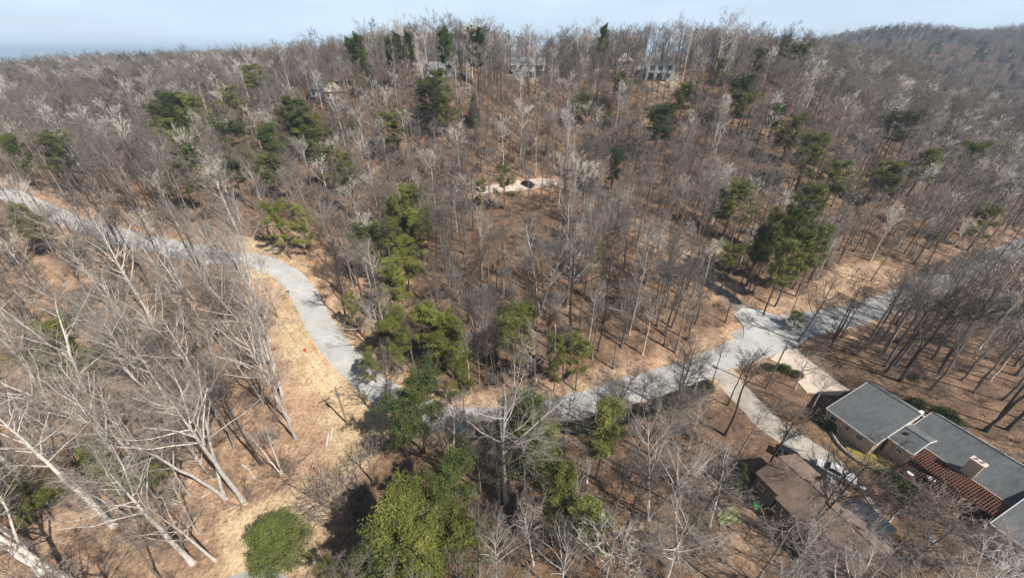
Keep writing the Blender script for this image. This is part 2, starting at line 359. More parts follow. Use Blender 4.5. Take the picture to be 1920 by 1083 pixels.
def road(name, path, width, m, lift, parts=None):
    V = []; F = []; n = len(path); K = 6
    for i, (x, y) in enumerate(path):
        a = np.array(path[max(i-1,0)]); b = np.array(path[min(i+1,n-1)]); d = (b-a)/np.linalg.norm(b-a); nx, ny = -d[1], d[0]
        w_ = width(i/(n-1)) if callable(width) else width
        wl = w_ / 2 * (1 + .025*math.sin(i*.9) + .02*math.sin(i*2.3)); wr = w_ / 2 * (1 + .025*math.sin(i*1.1+2) + .02*math.sin(i*2.9))
        for j in range(K+1):
            s_ = -wl + (wl+wr)*j/K + (random.uniform(-.13,.13)*(1.8 if m is M['gravel'] else 1) if j in (0, K) else 0); px_, py_ = x+nx*s_, y+ny*s_
            V.append((px_, py_, hz(px_, py_) + lift - (.10 if j in (0, K) else 0) + .04*(1-(2*j/K-1)**2)))
    for i in range(n-1):
        for j in range(K): a = i*(K+1)+j; F.append((a, a+1, a+K+2, a+K+1))
    me = bpy.data.meshes.new(name); me.from_pydata(V, [], F); me.materials.append(m)
    o = link(name, me); o['kind'] = 'structure'; 
    for p in me.polygons: p.use_smooth = True
    if me.polygons[0].normal.z < 0: me.flip_normals()
    return o
def patch(name, poly, m, lift=.05, thick=.2, kind='structure'):
    """a slab draped on the ground inside a world outline"""
    P_ = []; n_ = len(poly); g_ = random.Random(len(poly))
    for i in range(n_):
        (xa, ya), (xb, yb) = poly[i], poly[(i+1) % n_]; d = math.hypot(xb-xa, yb-ya); k_ = max(1, int(d/1.3)); j_ = .03 if m is M['concrete'] else .16
        P_ += [(xa+(xb-xa)*q/k_ + g_.uniform(-j_, j_), ya+(yb-ya)*q/k_ + g_.uniform(-j_, j_)) for q in range(k_)]
    poly = P_
    bm = bmesh.new(); vs = [bm.verts.new((x, y, 0)) for x, y in poly]; f = bm.faces.new(vs)
    if f.normal.z < 0: f.normal_flip()
    bmesh.ops.triangulate(bm, faces=bm.faces[:]); 
    for _ in range(3):
        bmesh.ops.subdivide_edges(bm, edges=[e for e in bm.edges if e.calc_length() > 2.0], cuts=1, use_grid_fill=False); bmesh.ops.triangulate(bm, faces=bm.faces[:])
    for v in bm.verts: v.co.z = hz(v.co.x, v.co.y) + lift
    bm.normal_update()
    r = bmesh.ops.extrude_face_region(bm, geom=bm.faces[:]); top = [e for e in r['geom'] if isinstance(e, bmesh.types.BMVert)]
    for v in top: v.co.z -= thick
    bmesh.ops.recalc_face_normals(bm, faces=bm.faces[:])
    me = bpy.data.meshes.new(name); bm.to_mesh(me); bm.free(); me.materials.append(m); o = link(name, me); o['kind'] = kind; return o

verge_px = [(428,500),(470,502),(505,530),(535,575),(560,625),(590,668),(640,715),(700,757),(760,800),(720,830),(700,880),(640,930),(600,1000),(600,1083),(420,1083),(425,1000),(470,955),(545,905),(565,830),(535,760),(512,700),(490,620),(462,560)]
tan_px = [(428,500),(470,502),(505,530),(535,575),(560,625),(590,668),(640,715),(700,757),(750,800),(700,830),(690,880),(640,900),(610,830),(610,760),(560,700),(520,640),(510,590),(530,570),(500,540),(462,520)]
tan2_px = [(400,1083),(420,1030),(440,960),(520,930),(600,900),(660,900),(620,960),(590,1040),(570,1083)]
north_px = [(425,470),(470,474),(515,484),(520,470),(490,448),(430,440)]
isle_px = [(700,700),(745,722),(800,755),(880,772),(960,768),(1040,755),(1165,725),(1260,697),(1340,668),(1385,635),(1390,600),(1360,610),(1310,650),(1230,675),(1120,715),(1000,735),(860,740),(780,715),(710,680)]
east_clear_px = [(1395,575),(1440,560),(1520,540),(1560,500),(1640,490),(1700,500),(1660,545),(1600,575),(1520,592),(1440,590)]
house_px = [(1330,705),(1400,690),(1470,650),(1560,660),(1640,690),(1740,760),(1919,880),(1919,1083),(1560,1083),(1480,1010),(1400,960),(1345,925),(1400,900),(1430,860),(1400,790),(1350,745)]
yard_px = [(1325,960),(1370,925),(1420,930),(1460,985),(1490,1040),(1480,1083),(1330,1083)]
lawn_px = [(1555,800),(1600,830),(1680,870),(1760,930),(1800,960),(1770,965),(1690,905),(1620,880),(1560,830)]
lawn2_px = [(1610,945),(1650,975),(1690,1005),(1670,1015),(1625,985),(1600,955)]
gap_px = [(400,440),(440,425),(500,440),(520,465),(480,455),(430,450)]
VERGE, TAN, TAN2, NORTH, ISLE, EASTC, HOUSES, YARD, LAWN, LAWN2 = map(world_poly, (verge_px, tan_px, tan2_px, north_px, isle_px, east_clear_px, house_px, yard_px, lawn_px, lawn2_px))

# ------------------------------------------------------------------ ground: one sheet to the horizon
def axis(lo, hi, flo, fhi, fine, mid, mlo, mhi):
    a = list(np.arange(flo, fhi+.01, fine)); x = flo; left = []
    while x > mlo: x -= mid; left.append(x)
    s = mid
    while x > lo: s *= 1.25; x -= s; left.append(x)
    x = a[-1]; right = []
    while x < mhi: x += mid; right.append(x)
    s = mid
    while x < hi: s *= 1.25; x += s; right.append(x)
    return np.array(left[::-1] + a + right)
ax = axis(-9000, 9000, -100, 110, 1.0, 4.0, -440, 1100); ay = axis(-600, 12000, 12, 150, 1.0, 4.0, -20, 980)
X_, Y_ = np.meshgrid(ax, ay); Zg = H(X_.ravel(), Y_.ravel()); nx_, ny_ = len(ax), len(ay)
I = (np.arange(ny_-1)[:, None]*nx_ + np.arange(nx_-1)[None]).ravel()
gme = mesh_np('ground', np.c_[X_.ravel(), Y_.ravel(), Zg], None, np.c_[I, I+1, I+nx_+1, I+nx_])
gme.polygons.foreach_set('use_smooth', np.ones(len(gme.polygons), bool)); gme.materials.append(M['ground'])
xr, yr = X_.ravel(), Y_.ravel()
cov = np.zeros((len(xr), 4), np.float32); cov[:, 3] = 1
def paint(ch, poly, val):
    m_ = inside(poly, xr, yr); cov[m_, ch] = np.maximum(cov[m_, ch], val)
dm = seg_dist(MAIN[::2], xr, yr); de = seg_dist(EAST[::2], xr, yr); dl = seg_dist(LOOP[::2], xr, yr)
cov[dm < 7, 1] = .8; cov[de < 7, 1] = .8; cov[dl < 5, 1] = .6
paint(1, VERGE, 1); paint(1, ISLE, .9); paint(1, EASTC, .7); paint(1, YARD, .55)
leftish = (xr < -25) & (yr < 110) & (cov[:, 1] < .5); cov[leftish, 1] = .50
paint(0, TAN, .95); paint(0, TAN2, .9); paint(0, NORTH, .75); m5 = (dm < 4.3) & (xr > -95); cov[m5, 0] = np.maximum(cov[m5, 0], .50)
paint(0, EASTC, .22); paint(2, LAWN, 1); paint(2, LAWN2, 1); 
hill3 = hit(990, 145); hill4 = hit(1240, 147)
for h_, rr in ((hill3, 7), (hill4, 9), (hit(1165, 128), 5)):
    m_ = np.hypot(xr - h_.x, yr - h_.y) < rr; cov[m_, 0] = .25; cov[m_, 1] = .8
# soften the edges by averaging neighbours
cg = cov.reshape(ny_, nx_, 4)
for _ in range(4):
    c2 = cg.copy(); c2[1:-1, 1:-1] = (cg[1:-1, 1:-1]*2 + cg[:-2, 1:-1] + cg[2:, 1:-1] + cg[1:-1, :-2] + cg[1:-1, 2:]) / 6; cg = c2
vc = gme.color_attributes.new('cover', 'FLOAT_COLOR', 'POINT'); vc.data.foreach_set('color', cg.reshape(-1, 4).ravel())
g = link('ground', gme); g['kind'] = 'structure'

road('road', MAIN, lambda t: 4.6 + 1.35*min(1, t*2.6), M['asphalt'], .10)
road('side_road', EAST, lambda t: 9.0 - 2.6*min(1, t*3), M['asphalt_old'], .085)
road('lane', LOOP, lambda t: 7.0 - 3.8*min(1, t*6), M['lane'], .11)
road('gravel_driveway', GRAV, lambda t: 5.5, M['gravel'], .075)
inter_px = [(1375,590),(1392,578),(1420,582),(1450,590),(1500,600),(1560,597),(1590,600),(1560,620),(1520,632),(1500,648),(1462,662),(1430,674),(1380,690),(1330,702),(1320,684),(1370,660),(1392,640),(1395,615)]
patch('junction_paving', world_poly(inter_px), M['asphalt'], .20)
DRIVE = world_poly([(1443,674),(1461,660),(1494,654),(1510,672),(1535,690),(1562,710),(1592,733),(1570,742),(1512,737),(1500,723),(1485,702),(1469,686)])
patch('concrete_driveway', DRIVE, M['concrete'], .17)
patch('hilltop_driveway', world_poly([(893,353),(935,347),(965,341),(1010,335),(1040,338),(1045,346),(985,357),(930,362),(895,364)]), M['concrete'], .2)
patch('lower_driveway', world_poly([(405,1095),(440,1078),(480,1070),(520,1068),(560,1100),(420,1140)]), M['asphalt_old'], .08)

# ------------------------------------------------------------------ trees
def tubes(P, Rr, sides):
    """P (n,k,3) polylines, Rr (n,k) radii -> verts, quads"""
    n, k, _ = P.shape; T = np.gradient(P, axis=1); T /= np.linalg.norm(T, axis=2, keepdims=True) + 1e-9
    ref = np.where(np.abs(T[:, :1, 2:3]) > .9, np.array([1., 0, 0]), np.array([0, 0, 1.])); ref = np.broadcast_to(ref, T.shape)
    A = np.cross(T, ref); A /= np.linalg.norm(A, axis=2, keepdims=True) + 1e-9; B = np.cross(T, A)
    th = np.arange(sides) * 2 * math.pi / sides
    V = P[:, :, None] + Rr[:, :, None, None] * (A[:, :, None] * np.cos(th)[None, None, :, None] + B[:, :, None] * np.sin(th)[None, None, :, None])
    base = (np.arange(n)[:, None, None] * k + np.arange(k-1)[None, :, None]) * sides; j = np.arange(sides)[None, None]; j2 = (j + 1) % sides
    F = np.stack([base + j, base + sides + j, base + sides + j2, base + j2], -1).reshape(-1, 4)
    return V.reshape(-1, 3), F
def cones(P0, P1, r):
    """cheap pointed twigs"""
    n = len(P0); D = P1 - P0; D /= np.linalg.norm(D, axis=1, keepdims=True) + 1e-9
    ref = np.where(np.abs(D[:, 2:3]) > .9, np.array([1., 0, 0]), np.array([0, 0, 1.])); A = np.cross(D, ref); A /= np.linalg.norm(A, axis=1, keepdims=True) + 1e-9; B = np.cross(D, A)
    r = r[:, None]; V = np.stack([P0 + A*r, P0 - A*r*.5 + B*r*.87, P0 - A*r*.5 - B*r*.87, P1], 1).reshape(-1, 3)
    b = np.arange(n) * 4; F = np.concatenate([np.c_[b, b+1, b+3], np.c_[b+1, b+2, b+3], np.c_[b+2, b, b+3]]); return V, F
def grow(P, Rr, m, tlo, thi, ang, lr, k, up, g_, rmin, wob=.22, tp=1.0):
    n, kk, _ = P.shape; idx = np.repeat(np.arange(n), m); t = tlo + (thi - tlo) * g_.random(n*m) ** tp
    f = t * (kk-1); i0 = np.minimum(f.astype(int), kk-2); fr = (f - i0)[:, None]
    S = P[idx, i0]*(1-fr) + P[idx, i0+1]*fr; T = P[idx, i0+1] - P[idx, i0]; T /= np.linalg.norm(T, axis=1, keepdims=True) + 1e-9
    r0 = (Rr[idx, i0]*(1-fr[:, 0]) + Rr[idx, i0+1]*fr[:, 0])
    Lp = np.linalg.norm(np.diff(P, axis=1), axis=2).sum(1)[idx]
    q = g_.normal(size=S.shape); q -= (q*T).sum(1, keepdims=True)*T; q /= np.linalg.norm(q, axis=1, keepdims=True) + 1e-9
    a = np.radians(ang[0] + (ang[1]-ang[0])*g_.random(n*m))[:, None]; D = T*np.cos(a) + q*np.sin(a)
    Ln = Lp * (lr[0] + (lr[1]-lr[0])*g_.random(n*m)) * (1.15 - .55*(t-tlo)/(thi-tlo+1e-6))
    pts = [S]; d = D
    for j in range(k-1):
        d = d + np.array([0, 0, up]) + g_.normal(size=d.shape)*wob; d /= np.linalg.norm(d, axis=1, keepdims=True) + 1e-9
        pts.append(pts[-1] + d*(Ln/(k-1))[:, None])
    Pn = np.stack(pts, 1); rb = np.maximum(np.minimum(r0*.62, Ln*.016 + .004), rmin)
    Rn = rb[:, None] * np.linspace(1, .35, k)[None]; Rn = np.maximum(Rn, rmin*.6); return Pn, Rn
def join(parts):
    V = []; F3 = []; F4 = []; o = 0
    for v, f in parts:
        V.append(v); (F3 if f.shape[1] == 3 else F4).append(f + o); o += len(v)
    return np.concatenate(V), (np.concatenate(F3) if F3 else None), (np.concatenate(F4) if F4 else None)
def bare_tree(seed, h=22.0, near=True, fork=.45, spread=1.0, mat_='bark', stems=1, detail=1.0):
    """a leafless broadleaf tree -> (trunk mesh, crown mesh)"""
    g_ = np.random.default_rng(seed); K = 12; tr = []; rr = []
    for s in range(stems):
        lean = g_.normal(size=2) * (.02 if stems == 1 else .10); z = np.linspace(0, 1, K); r0 = h * .0125 * (1 if stems == 1 else .75)
        wig = np.cumsum(g_.normal(size=(K, 2)) * .012 * h * .35, axis=0)
        hh = h * (.95 if s == 0 else .85)
        P = np.c_[lean[0]*h*z**1.2 + wig[:, 0] + s*.25, lean[1]*h*z**1.2 + wig[:, 1], hh*z]; P[0, :2] = (s*.25, 0)
        rad = r0 * (1 - z)**.8 + .03; rad[0] *= 1.45; tr.append(P); rr.append(rad)
    T = np.stack(tr); TR = np.stack(rr); tw = .009 if near else .02
    n1 = int((14 if near else 10) * detail)
    L1, R1 = grow(T, TR, n1, fork, .97, (28, 62), (.20*spread, .40*spread), 6, .10, g_, .035, .13)
    L2, R2 = grow(L1, R1, 6 if near else 5, .22, 1.0, (25, 60), (.32, .60), 4, .07, g_, .02 if near else .03, .18)
    L3, R3 = grow(L2, R2, 6 if near else 5, .15, 1.0, (22, 60), (.35, .65), 3, .05, g_, tw*1.3 if near else .026, .20)
    parts = [tubes(L1, R1, 5 if near else 4), tubes(L2, R2, 3)]
    if near:
        parts.append(tubes(L3, R3, 3)); L4, R4 = grow(L3, R3, 5, .1, 1.0, (20, 65), (.45, .95), 2, .05, g_, tw, .1)
        parts.append(cones(L4[:, 0], L4[:, 1], R4[:, 0]))
        # short twigs straight off the limbs
        L5, R5 = grow(L1, R1, 8, .1, 1.0, (30, 75), (.10, .22), 2, .05, g_, tw, .1); parts.append(cones(L5[:, 0], L5[:, 1], R5[:, 0]))
    else:
        parts.append(cones(L3[:, 0], L3[:, 2], R3[:, 0]*1.0))
        L4, R4 = grow(L3, R3, 3, .1, 1.0, (20, 65), (.5, 1.0), 2, .05, g_, .017, .1); parts.append(cones(L4[:, 0], L4[:, 1], R4[:, 0]))
    v, f3, f4 = join(parts); crown = mesh_np('crown', v, f3, f4); crown.materials.append(M[mat_]); crown.materials.append(M[{'bark_pale': 'twig_pale', 'bark': 'twig', 'bark_dark': 'twig_dark', 'bark_far': 'twig_far'}[mat_]])
    mi = np.ones(len(crown.polygons), np.int32); nl = len(parts[0][1]); n3 = len(f3) if f3 is not None else 0; mi[n3:n3+nl] = 0; crown.polygons.foreach_set('material_index', mi)
    v, f4 = tubes(T, TR, 8 if near else 5); trunk = mesh_np('trunk', v, None, f4); trunk.polygons.foreach_set('use_smooth', np.ones(len(trunk.polygons), bool)); trunk.materials.append(M[mat_])
    return trunk, crown
def needles(P, n, size, flat, g_, width=.26):
    """n leaf-sized blades round each point"""
    m = len(P); c = np.repeat(P, n, axis=0) + g_.normal(size=(m*n, 3))*np.array([size*.55, size*.55, size*.38*flat])
    d = g_.normal(size=(m*n, 3)) + np.array([0, 0, .5]); d /= np.linalg.norm(d, axis=1, keepdims=True)
    q = g_.normal(size=(m*n, 3)); q = np.cross(d, q); q /= np.linalg.norm(q, axis=1, keepdims=True) + 1e-9
    s = size * (.35 + .4*g_.random(m*n))[:, None]
    V = np.stack([c - q*s*width, c + q*s*width, c + d*s], 1).reshape(-1, 3); F = np.arange(m*n*3).reshape(-1, 3); return V, F
def evergreen(seed, style='pine', leafmat='needle', near=True):
    """unit height 10 -> (trunk, crown, branches)"""
    g_ = np.random.default_rng(seed); h = 10.0; K = 10; z = np.linspace(0, 1, K)
    wig = np.cumsum(g_.normal(size=(K, 2))*.05, axis=0); T = np.c_[wig[:, 0], wig[:, 1], h*z][None]; T[0, 0, :2] = 0
    TR = (.13*(1-z)**.9 + .015)[None]; v, f = tubes(T, TR, 7); trunk = mesh_np('trunk', v, None, f); trunk.materials.append(M['pine_bark'])
    nb = {'pine': 38, 'tall': 32, 'cone': 60, 'dome': 90, 'loose': 26}[style]; lo = {'pine': .42, 'tall': .44, 'cone': .12, 'dome': .05, 'loose': .35}[style]
    t = lo + (1-lo)*np.sort(g_.random(nb))**.9; t[-3:] = .985
    if style in ('cone', 'dome', 'pine') and near: nb = len(t)
    f = t*(K-1); i0 = np.minimum(f.astype(int), K-2); fr = (f-i0)[:, None]; S = T[0, i0]*(1-fr) + T[0, i0+1]*fr
    nw = {'pine': 9, 'tall': 7, 'loose': 7}.get(style)
    if nw: t = lo + (1-lo)*np.clip((np.floor((t-lo)/(1-lo)*nw)+.35)/nw + g_.normal(size=nb)*.018, 0, .985); f = t*(K-1); i0 = np.minimum(f.astype(int), K-2); fr = (f-i0)[:, None]; S = T[0, i0]*(1-fr) + T[0, i0+1]*fr
    u = (t-lo)/(1-lo); az = np.arange(nb)*2.4 + g_.normal(size=nb)*.5
    if style == 'dome': Rad = 4.3*np.sqrt(np.clip(1-(u*.97)**2.4, 0.02, 1)); el = .10 + u*.55
    elif style == 'cone': Rad = 2.5*(1-u)**.75 + .25; el = .25 + u*.4
    elif style == 'tall': Rad = 1.55*np.sin(np.clip(.35+u*2.6, 0, 3.0))**.7 + .3; el = .15 + u*.7
    elif style == 'loose': Rad = 2.4*(.35 + .65*np.sin(np.clip(.5+u*2.3, 0, 3))) ; el = .1 + u*.8
    else: Rad = 2.15*np.sin(np.clip(.55+u*2.35, 0, 2.95))**.8 + .35; el = .10 + u*.8
    lump = 1 + .35*np.sin(az*2 + g_.random()*6)*(style != 'dome')
    Rad = Rad*(.62 + .55*g_.random(nb) if style != 'dome' else .92 + .1*g_.random(nb))*lump
    D = np.c_[np.cos(az)*np.cos(el), np.sin(az)*np.cos(el), np.sin(el)]
    kk = 5; s = np.linspace(0, 1, kk); P = S[:, None] + D[:, None]*(Rad[:, None]*s[None])[..., None]; P[:, :, 2] += (-.12*Rad[:, None]*(s**2)[None] + .22*Rad[:, None]*(s**4)[None])
    Rb = (.045 - .03*s)[None]*np.ones((nb, 1)); L2, R2 = grow(P, Rb, {'dome': 9, 'cone': 10}.get(style, 12 if near else 6), .25, 1.0, (25, 70), (.22, .45), 3, .06, g_, .012)
    v, f3, f4 = join([tubes(P, Rb, 3), tubes(L2, R2, 3)]); br = mesh_np('branches', v, f3, f4); br.materials.append(M['pine_bark'])
    dense = style in ('cone', 'dome')
    pts = np.concatenate([L2[:, 2], L2[:, 1], P[:, 4], P[:, 3]] + ([P[:, 2]] if dense else []))
    if style == 'dome': v, f = needles(pts, 22, .42, .8, g_, .17)
    elif near: v, f = needles(pts, 32, .29, .6, g_, .17)
    else: v, f = needles(pts, 11, .52, .7, g_, .25)
    zk = 10/np.percentile(v[:, 2], 99.7); rk = 2/np.percentile(np.hypot(v[:, 0], v[:, 1]), 93); v = v*np.array([rk, rk, zk])
    for m2 in (br, trunk):
        for q_ in m2.vertices: q_.co = (q_.co.x*rk, q_.co.y*rk, q_.co.z*zk*(.97 if m2 is trunk else 1))
    crown = mesh_np('crown', v, f, None); crown.materials.append(M[leafmat]); return trunk, crown, br
def shrub_mesh(seed, h=2.5, n=9):
    g_ = np.random.default_rng(seed); az = g_.random(n)*6.28; el = .7 + .7*g_.random(n); s = np.linspace(0, 1, 4)
    D = np.c_[np.cos(az)*np.cos(el), np.sin(az)*np.cos(el), np.sin(el)]; P = D[:, None]*(h*(.6+.5*g_.random(n))[:, None]*s)[..., None] + g_.normal(size=(n, 4, 3))*.06*h*s[None, :, None]
    Rr = np.ones((n, 1))*(.028-.018*s)[None]; L2, R2 = grow(P, Rr, 7, .25, 1, (20, 55), (.3, .6), 3, .08, g_, .012); L3, R3 = grow(L2, R2, 4, .1, 1, (20, 60), (.4, .8), 2, .05, g_, .012)
    v, f3, f4 = join([tubes(P, Rr, 3), tubes(L2, R2, 3), cones(L3[:, 0], L3[:, 1], R3[:, 0])]); me = mesh_np('brush', v, f3, f4); me.materials.append(M['brush']); return me

NEAR = []
for i in range(20):
    NEAR.append(bare_tree(100+i, 22, True, [.46,.52,.44,.58,.55,.52,.46,.6,.5,.42][i % 10] + .03*(i > 9), [1,.9,1.15,.8,1,1.05,1.2,.75,.95,1.25][i % 10]*(.85 if i > 9 else 1), ['bark','bark_dark','bark_pale','bark','bark_pale'][i % 5], 2 if i in (2, 6, 13, 17) else 1))
PALE = [i for i in range(20) if i % 5 in (2, 4)]; GREY = [i for i in range(20) if i % 5 in (0, 3)]; DARK = [1, 6, 11, 16]
MIDT = [bare_tree(200+i, 20, False, .40+.03*(i % 4), [1, 1.2, .9, 1.1][i % 4], ['bark', 'bark_far', 'bark', 'bark_far', 'bark_dark', 'bark_far', 'bark_pale'][i % 7]) for i in range(14)]
PINES = {s: [evergreen(300+10*k+j, s, lm) for j, lm in enumerate(lms)] for k, (s, lms) in enumerate((('pine', ['needle','needle_dark','needle','needle_lime']), ('tall', ['needle','needle_dark','needle_lime']), ('cone', ['needle_dark','cedar','needle']), ('dome', ['cedar']), ('loose', ['needle_lime','needle'])))}
FARP = [evergreen(380+j, 'pine', lm, near=False) for j, lm in enumerate(['needle_dark', 'needle', 'needle_dark'])]
SHRUBS = [shrub_mesh(400+i) for i in range(5)]

# --- the evergreens, one by one: (top x, top y, crown width px, height m, style, variant)
EG = [
 (88,246,50,17,'pine',1),(315,170,48,20,'pine',1),(345,176,42,20,'pine',0),(292,192,38,19,'pine',1),(308,220,45,18,'pine',0),(318,246,36,15,'pine',0),(352,262,28,16,'tall',1),
 (326,302,40,14,'pine',0),(424,160,36,17,'pine',0),(424,222,42,19,'pine',1),(427,293,32,15,'tall',1),(455,276,30,11,'pine',0),(538,181,42,21,'cone',0),(561,184,46,20,'cone',0),(582,213,42,17,'pine',0),
 (491,230,50,19,'pine',1),(494,287,55,15,'pine',0),(509,375,36,16,'loose',1),(553,383,36,15,'loose',0),(608,271,30,16,'loose',1),(640,283,28,21,'tall',0),(194,135,26,12,'pine',0),(115,139,36,15,'pine',1),(147,143,26,12,'pine',0),(77,121,22,12,'pine',0),
 (5,250,26,16,'pine',1),(256,149,28,14,'pine',0),(330,70,26,19,'tall',1),(468,120,30,18,'tall',0),(28,380,45,13,'pine',0),(679,95,26,17,'cone',1),(818,128,36,20,'tall',0),(797,148,46,20,'pine',1),(834,170,32,17,'pine',0),
 (888,177,22,13,'cone',0),(738,207,45,17,'loose',1),(660,212,18,10,'pine',0),(759,347,55,19,'pine',0),(778,392,42,15,'pine',2),(733,365,40,19,'pine',0),(692,413,52,19,'pine',1),(751,440,50,18,'pine',0),(733,485,45,18,'pine',2),
 (645,290,22,15,'tall',0),(945,306,32,15,'loose',0),(901,335,22,10,'loose',1),(1240,194,62,20,'pine',1),(1167,135,22,15,'tall',0),(1085,173,26,14,'pine',0),(1103,175,26,13,'pine',1),(1160,274,30,17,'pine',1),(1141,208,18,13,'tall',0),
 (668,60,18,20,'tall',1),(653,69,16,18,'tall',1),(831,51,25,23,'tall',1),(893,49,30,22,'pine',1),(764,57,14,20,'tall',1),(743,60,14,20,'tall',1),(725,65,12,18,'tall',1),(1133,44,14,22,'tall',1),(1120,449,26,13,'loose',0),
 (1352,108,26,17,'pine',0),(1399,138,38,18,'pine',1),(1403,172,34,15,'pine',0),(1287,155,38,16,'pine',0),(1467,191,32,15,'pine',1),(1499,214,40,18,'pine',0),(1533,250,42,21,'tall',0),(1582,299,50,17,'pine',0),(1703,205,48,18,'pine',1),
 (1660,299,36,15,'pine',0),(1690,303,46,16,'pine',0),(1750,278,60,17,'pine',0),(1835,262,36,18,'loose',1),(1908,270,30,14,'pine',0),(1853,148,32,16,'pine',1),(1878,159,48,17,'pine',1),(1870,385,30,15,'loose',1),(1388,336,56,19,'pine',0),
 (1380,455,38,14,'loose',1),(1530,344,40,25,'tall',2),(1500,382,30,24,'tall',0),(1554,420,32,21,'tall',2),(1462,392,32,24,'tall',0),(1515,430,34,22,'tall',2),(1440,420,24,20,'tall',1),(1490,450,32,21,'tall',2),(1722,117,24,14,'cone',0),(1478,64,15,17,'tall',1),(1503,81,28,17,'pine',1),(1430,90,22,15,'pine',1),(1543,54,15,16,'tall',1),
 (735,588,58,15,'loose',1),(802,572,50,17,'pine',2),(835,588,66,17,'pine',0),(960,583,62,17,'loose',1),(860,668,40,15,'pine',0),(1090,633,40,14,'loose',1),(1046,628,38,15,'loose',0),(990,570,26,14,'tall',0),
 (768,703,104,19,'pine',1),(995,745,112,20,'cone',0),(1147,753,54,19,'tall',2),(1062,888,66,15,'pine',2),(840,850,84,18,'pine',1),(735,925,125,19,'cone',2),(862,975,76,13,'pine',2),(1112,945,55,15,'tall',2),(602,1050,30,8,'loose',0),(700,985,84,16,'cone',0),(790,1000,90,15,'pine',0),(1000,800,80,13,'pine',2),
 (88,600,100,17,'pine',0),(655,547,28,11,'loose',0),(690,655,40,9,'loose',0),(20,905,60,9,'loose',0),(1500,585,26,5,'loose',0),(1395,870,26,6,'cone',1),(1905,560,34,7,'cone',0)]
placed = []   # (x, y, radius) already taken
pine_sites = []
for (px_, py_, wpx, hh, st, va) in EG:
    p = hit(px_, py_, hh); _, _, dep = project(p.x, p.y, p.z + hh*.7); wm = wpx*dep/FPX
    base_w = 3.15
    sxy = min(max(wm/base_w, hh/10*.33), hh/10*1.9); pine_sites.append((p, hh, st, va, sxy)); placed.append((p.x, p.y, max(1.6, wm*.35)))
cedar_p = hit(500, 985, 8.5); placed.append((cedar_p.x, cedar_p.y, 5)); pine_sites.append((cedar_p, 8.6, 'dome', 0, 1.78))

# --- prominent bare trees, by the foot of the trunk: (px, py, height, variant, scale xy)
BT = [(460,943,26,4,1.0),(422,933,26,2,.9),(362,1056,23,4,1.0),(404,1050,17,9,.8),(195,815,25,2,1.0),(555,822,20,7,.8),(285,598,22,9,.9),(237,617,22,7,.8),(517,447,20,4,.8),
 (1686,716,24,1,1),(1845,808,25,6,1),(1888,806,23,1,.9),(1652,668,22,3,.9),(1658,688,22,5,.9),(1700,690,20,1,.8),(1512,540,16,0,.8),(1632,528,15,5,.8),
 (1067,652,27,1,1.1),(1012,592,23,2,1),(1165,652,19,3,.9),(1150,692,18,5,.8),(1265,662,19,0,.9),(1233,612,21,3,1),(949,938,25,9,1.15),(1296,1012,17,1,1.2),(1145,985,17,3,.8),
 (925,700,16,4,1.0),(1005,716,15,9,1.0),(965,735,13,2,.9),(1490,728,9,9,1.5),(1337,716,12,3,.7),(1230,905,18,5,.9),(1420,905,17,1,1.0),(1478,600,13,3,.8),(1050,1110,14,9,1.0),(930,1120,14,4,1.1),
 (700,905,10,0,1.2),(665,985,7,3,1.4),(740,600,14,9,1.1),(620,470,15,9,1.1),(700,560,15,4,1.1),(845,250,18,9,1.1),(1520,1150,16,12,1.0),(1640,1160,14,9,1.0),(1800,1150,10,9,1.2),(1400,1160,17,12,.9),(1250,1090,19,9,1.0),(1180,1100,17,4,1.1),(1080,1000,15,14,.9),(1330,985,15,9,1.1),(1720,1120,12,14,1.1),(1860,1100,11,9,1.2),(1230,870,14,14,1.1),(1290,840,13,9,1.0),(1380,860,13,14,1.0),(1100,905,12,9,1.1),(1000,1060,12,4,1.0),(1565,1078,13,9,1.0),(1625,1090,12,14,1.0),(1478,1072,14,2,.9),(1445,925,9,9,1.1),(1520,770,9,4,1.1),(262,560,20,14,.7),(342,540,17,9,.7),(412,560,19,12,.7),(150,500,16,14,.7),(1650,640,21,3,.8),(1720,642,22,5,.8),(1780,622,22,10,.8),(1842,604,22,13,.9),(1885,640,23,8,.9),(1760,700,23,11,.8),(1822,690,23,15,.8),(1905,705,23,5,.9),(1700,600,19,3,.9),(1765,585,19,13,.9),(1850,550,19,10,.9),(1645,612,16,18,.8),
 (530,745,24,7,.8),(515,690,25,2,.7),(505,640,24,4,.7),(498,600,24,7,.7),(542,790,22,9,.7),(480,560,22,2,.7),(470,530,23,4,.7),(110,1095,24,4,1.1),(160,1110,23,9,1.1),(60,1020,24,2,1.0),(215,985,24,4,1.1),(30,880,24,9,1.0),
 (250,900,20,9,.8),(340,880,19,3,.7),(380,800,20,5,.7),(100,740,22,4,.9),(330,700,20,9,.8),(420,740,22,3,.8),(455,690,22,5,.8),(400,640,22,9,.8),(300,760,21,2,.8),(440,840,18,5,.6),(490,870,20,1,.7),(400,900,10,9,.6)]
bare_sites = []
for (px_, py_, hh, va, s_) in BT:
    p = Vector((*on_z(px_, py_, 0), 0)) if py_ > 1083 else hit(px_, py_); p.z = hz(p.x, p.y); bare_sites.append((p, hh, va, s_)); placed.append((p.x, p.y, 2.2))

for (px_, py_, hh, va) in ((1270,34,23,4),(1365,24,25,9),(1385,32,24,14),(1340,44,22,3),(1480,47,21,8),(1300,46,21,12),(1215,44,22,5),(925,44,22,0),(1105,42,22,2),(1060,50,20,13),(1430,42,22,10),(870,55,20,7),(990,50,20,19),(1165,48,20,15)):
    p = hit(px_, py_, hh); bare_sites.append((p, hh, va, .95)); placed.append((p.x, p.y, 2.5))

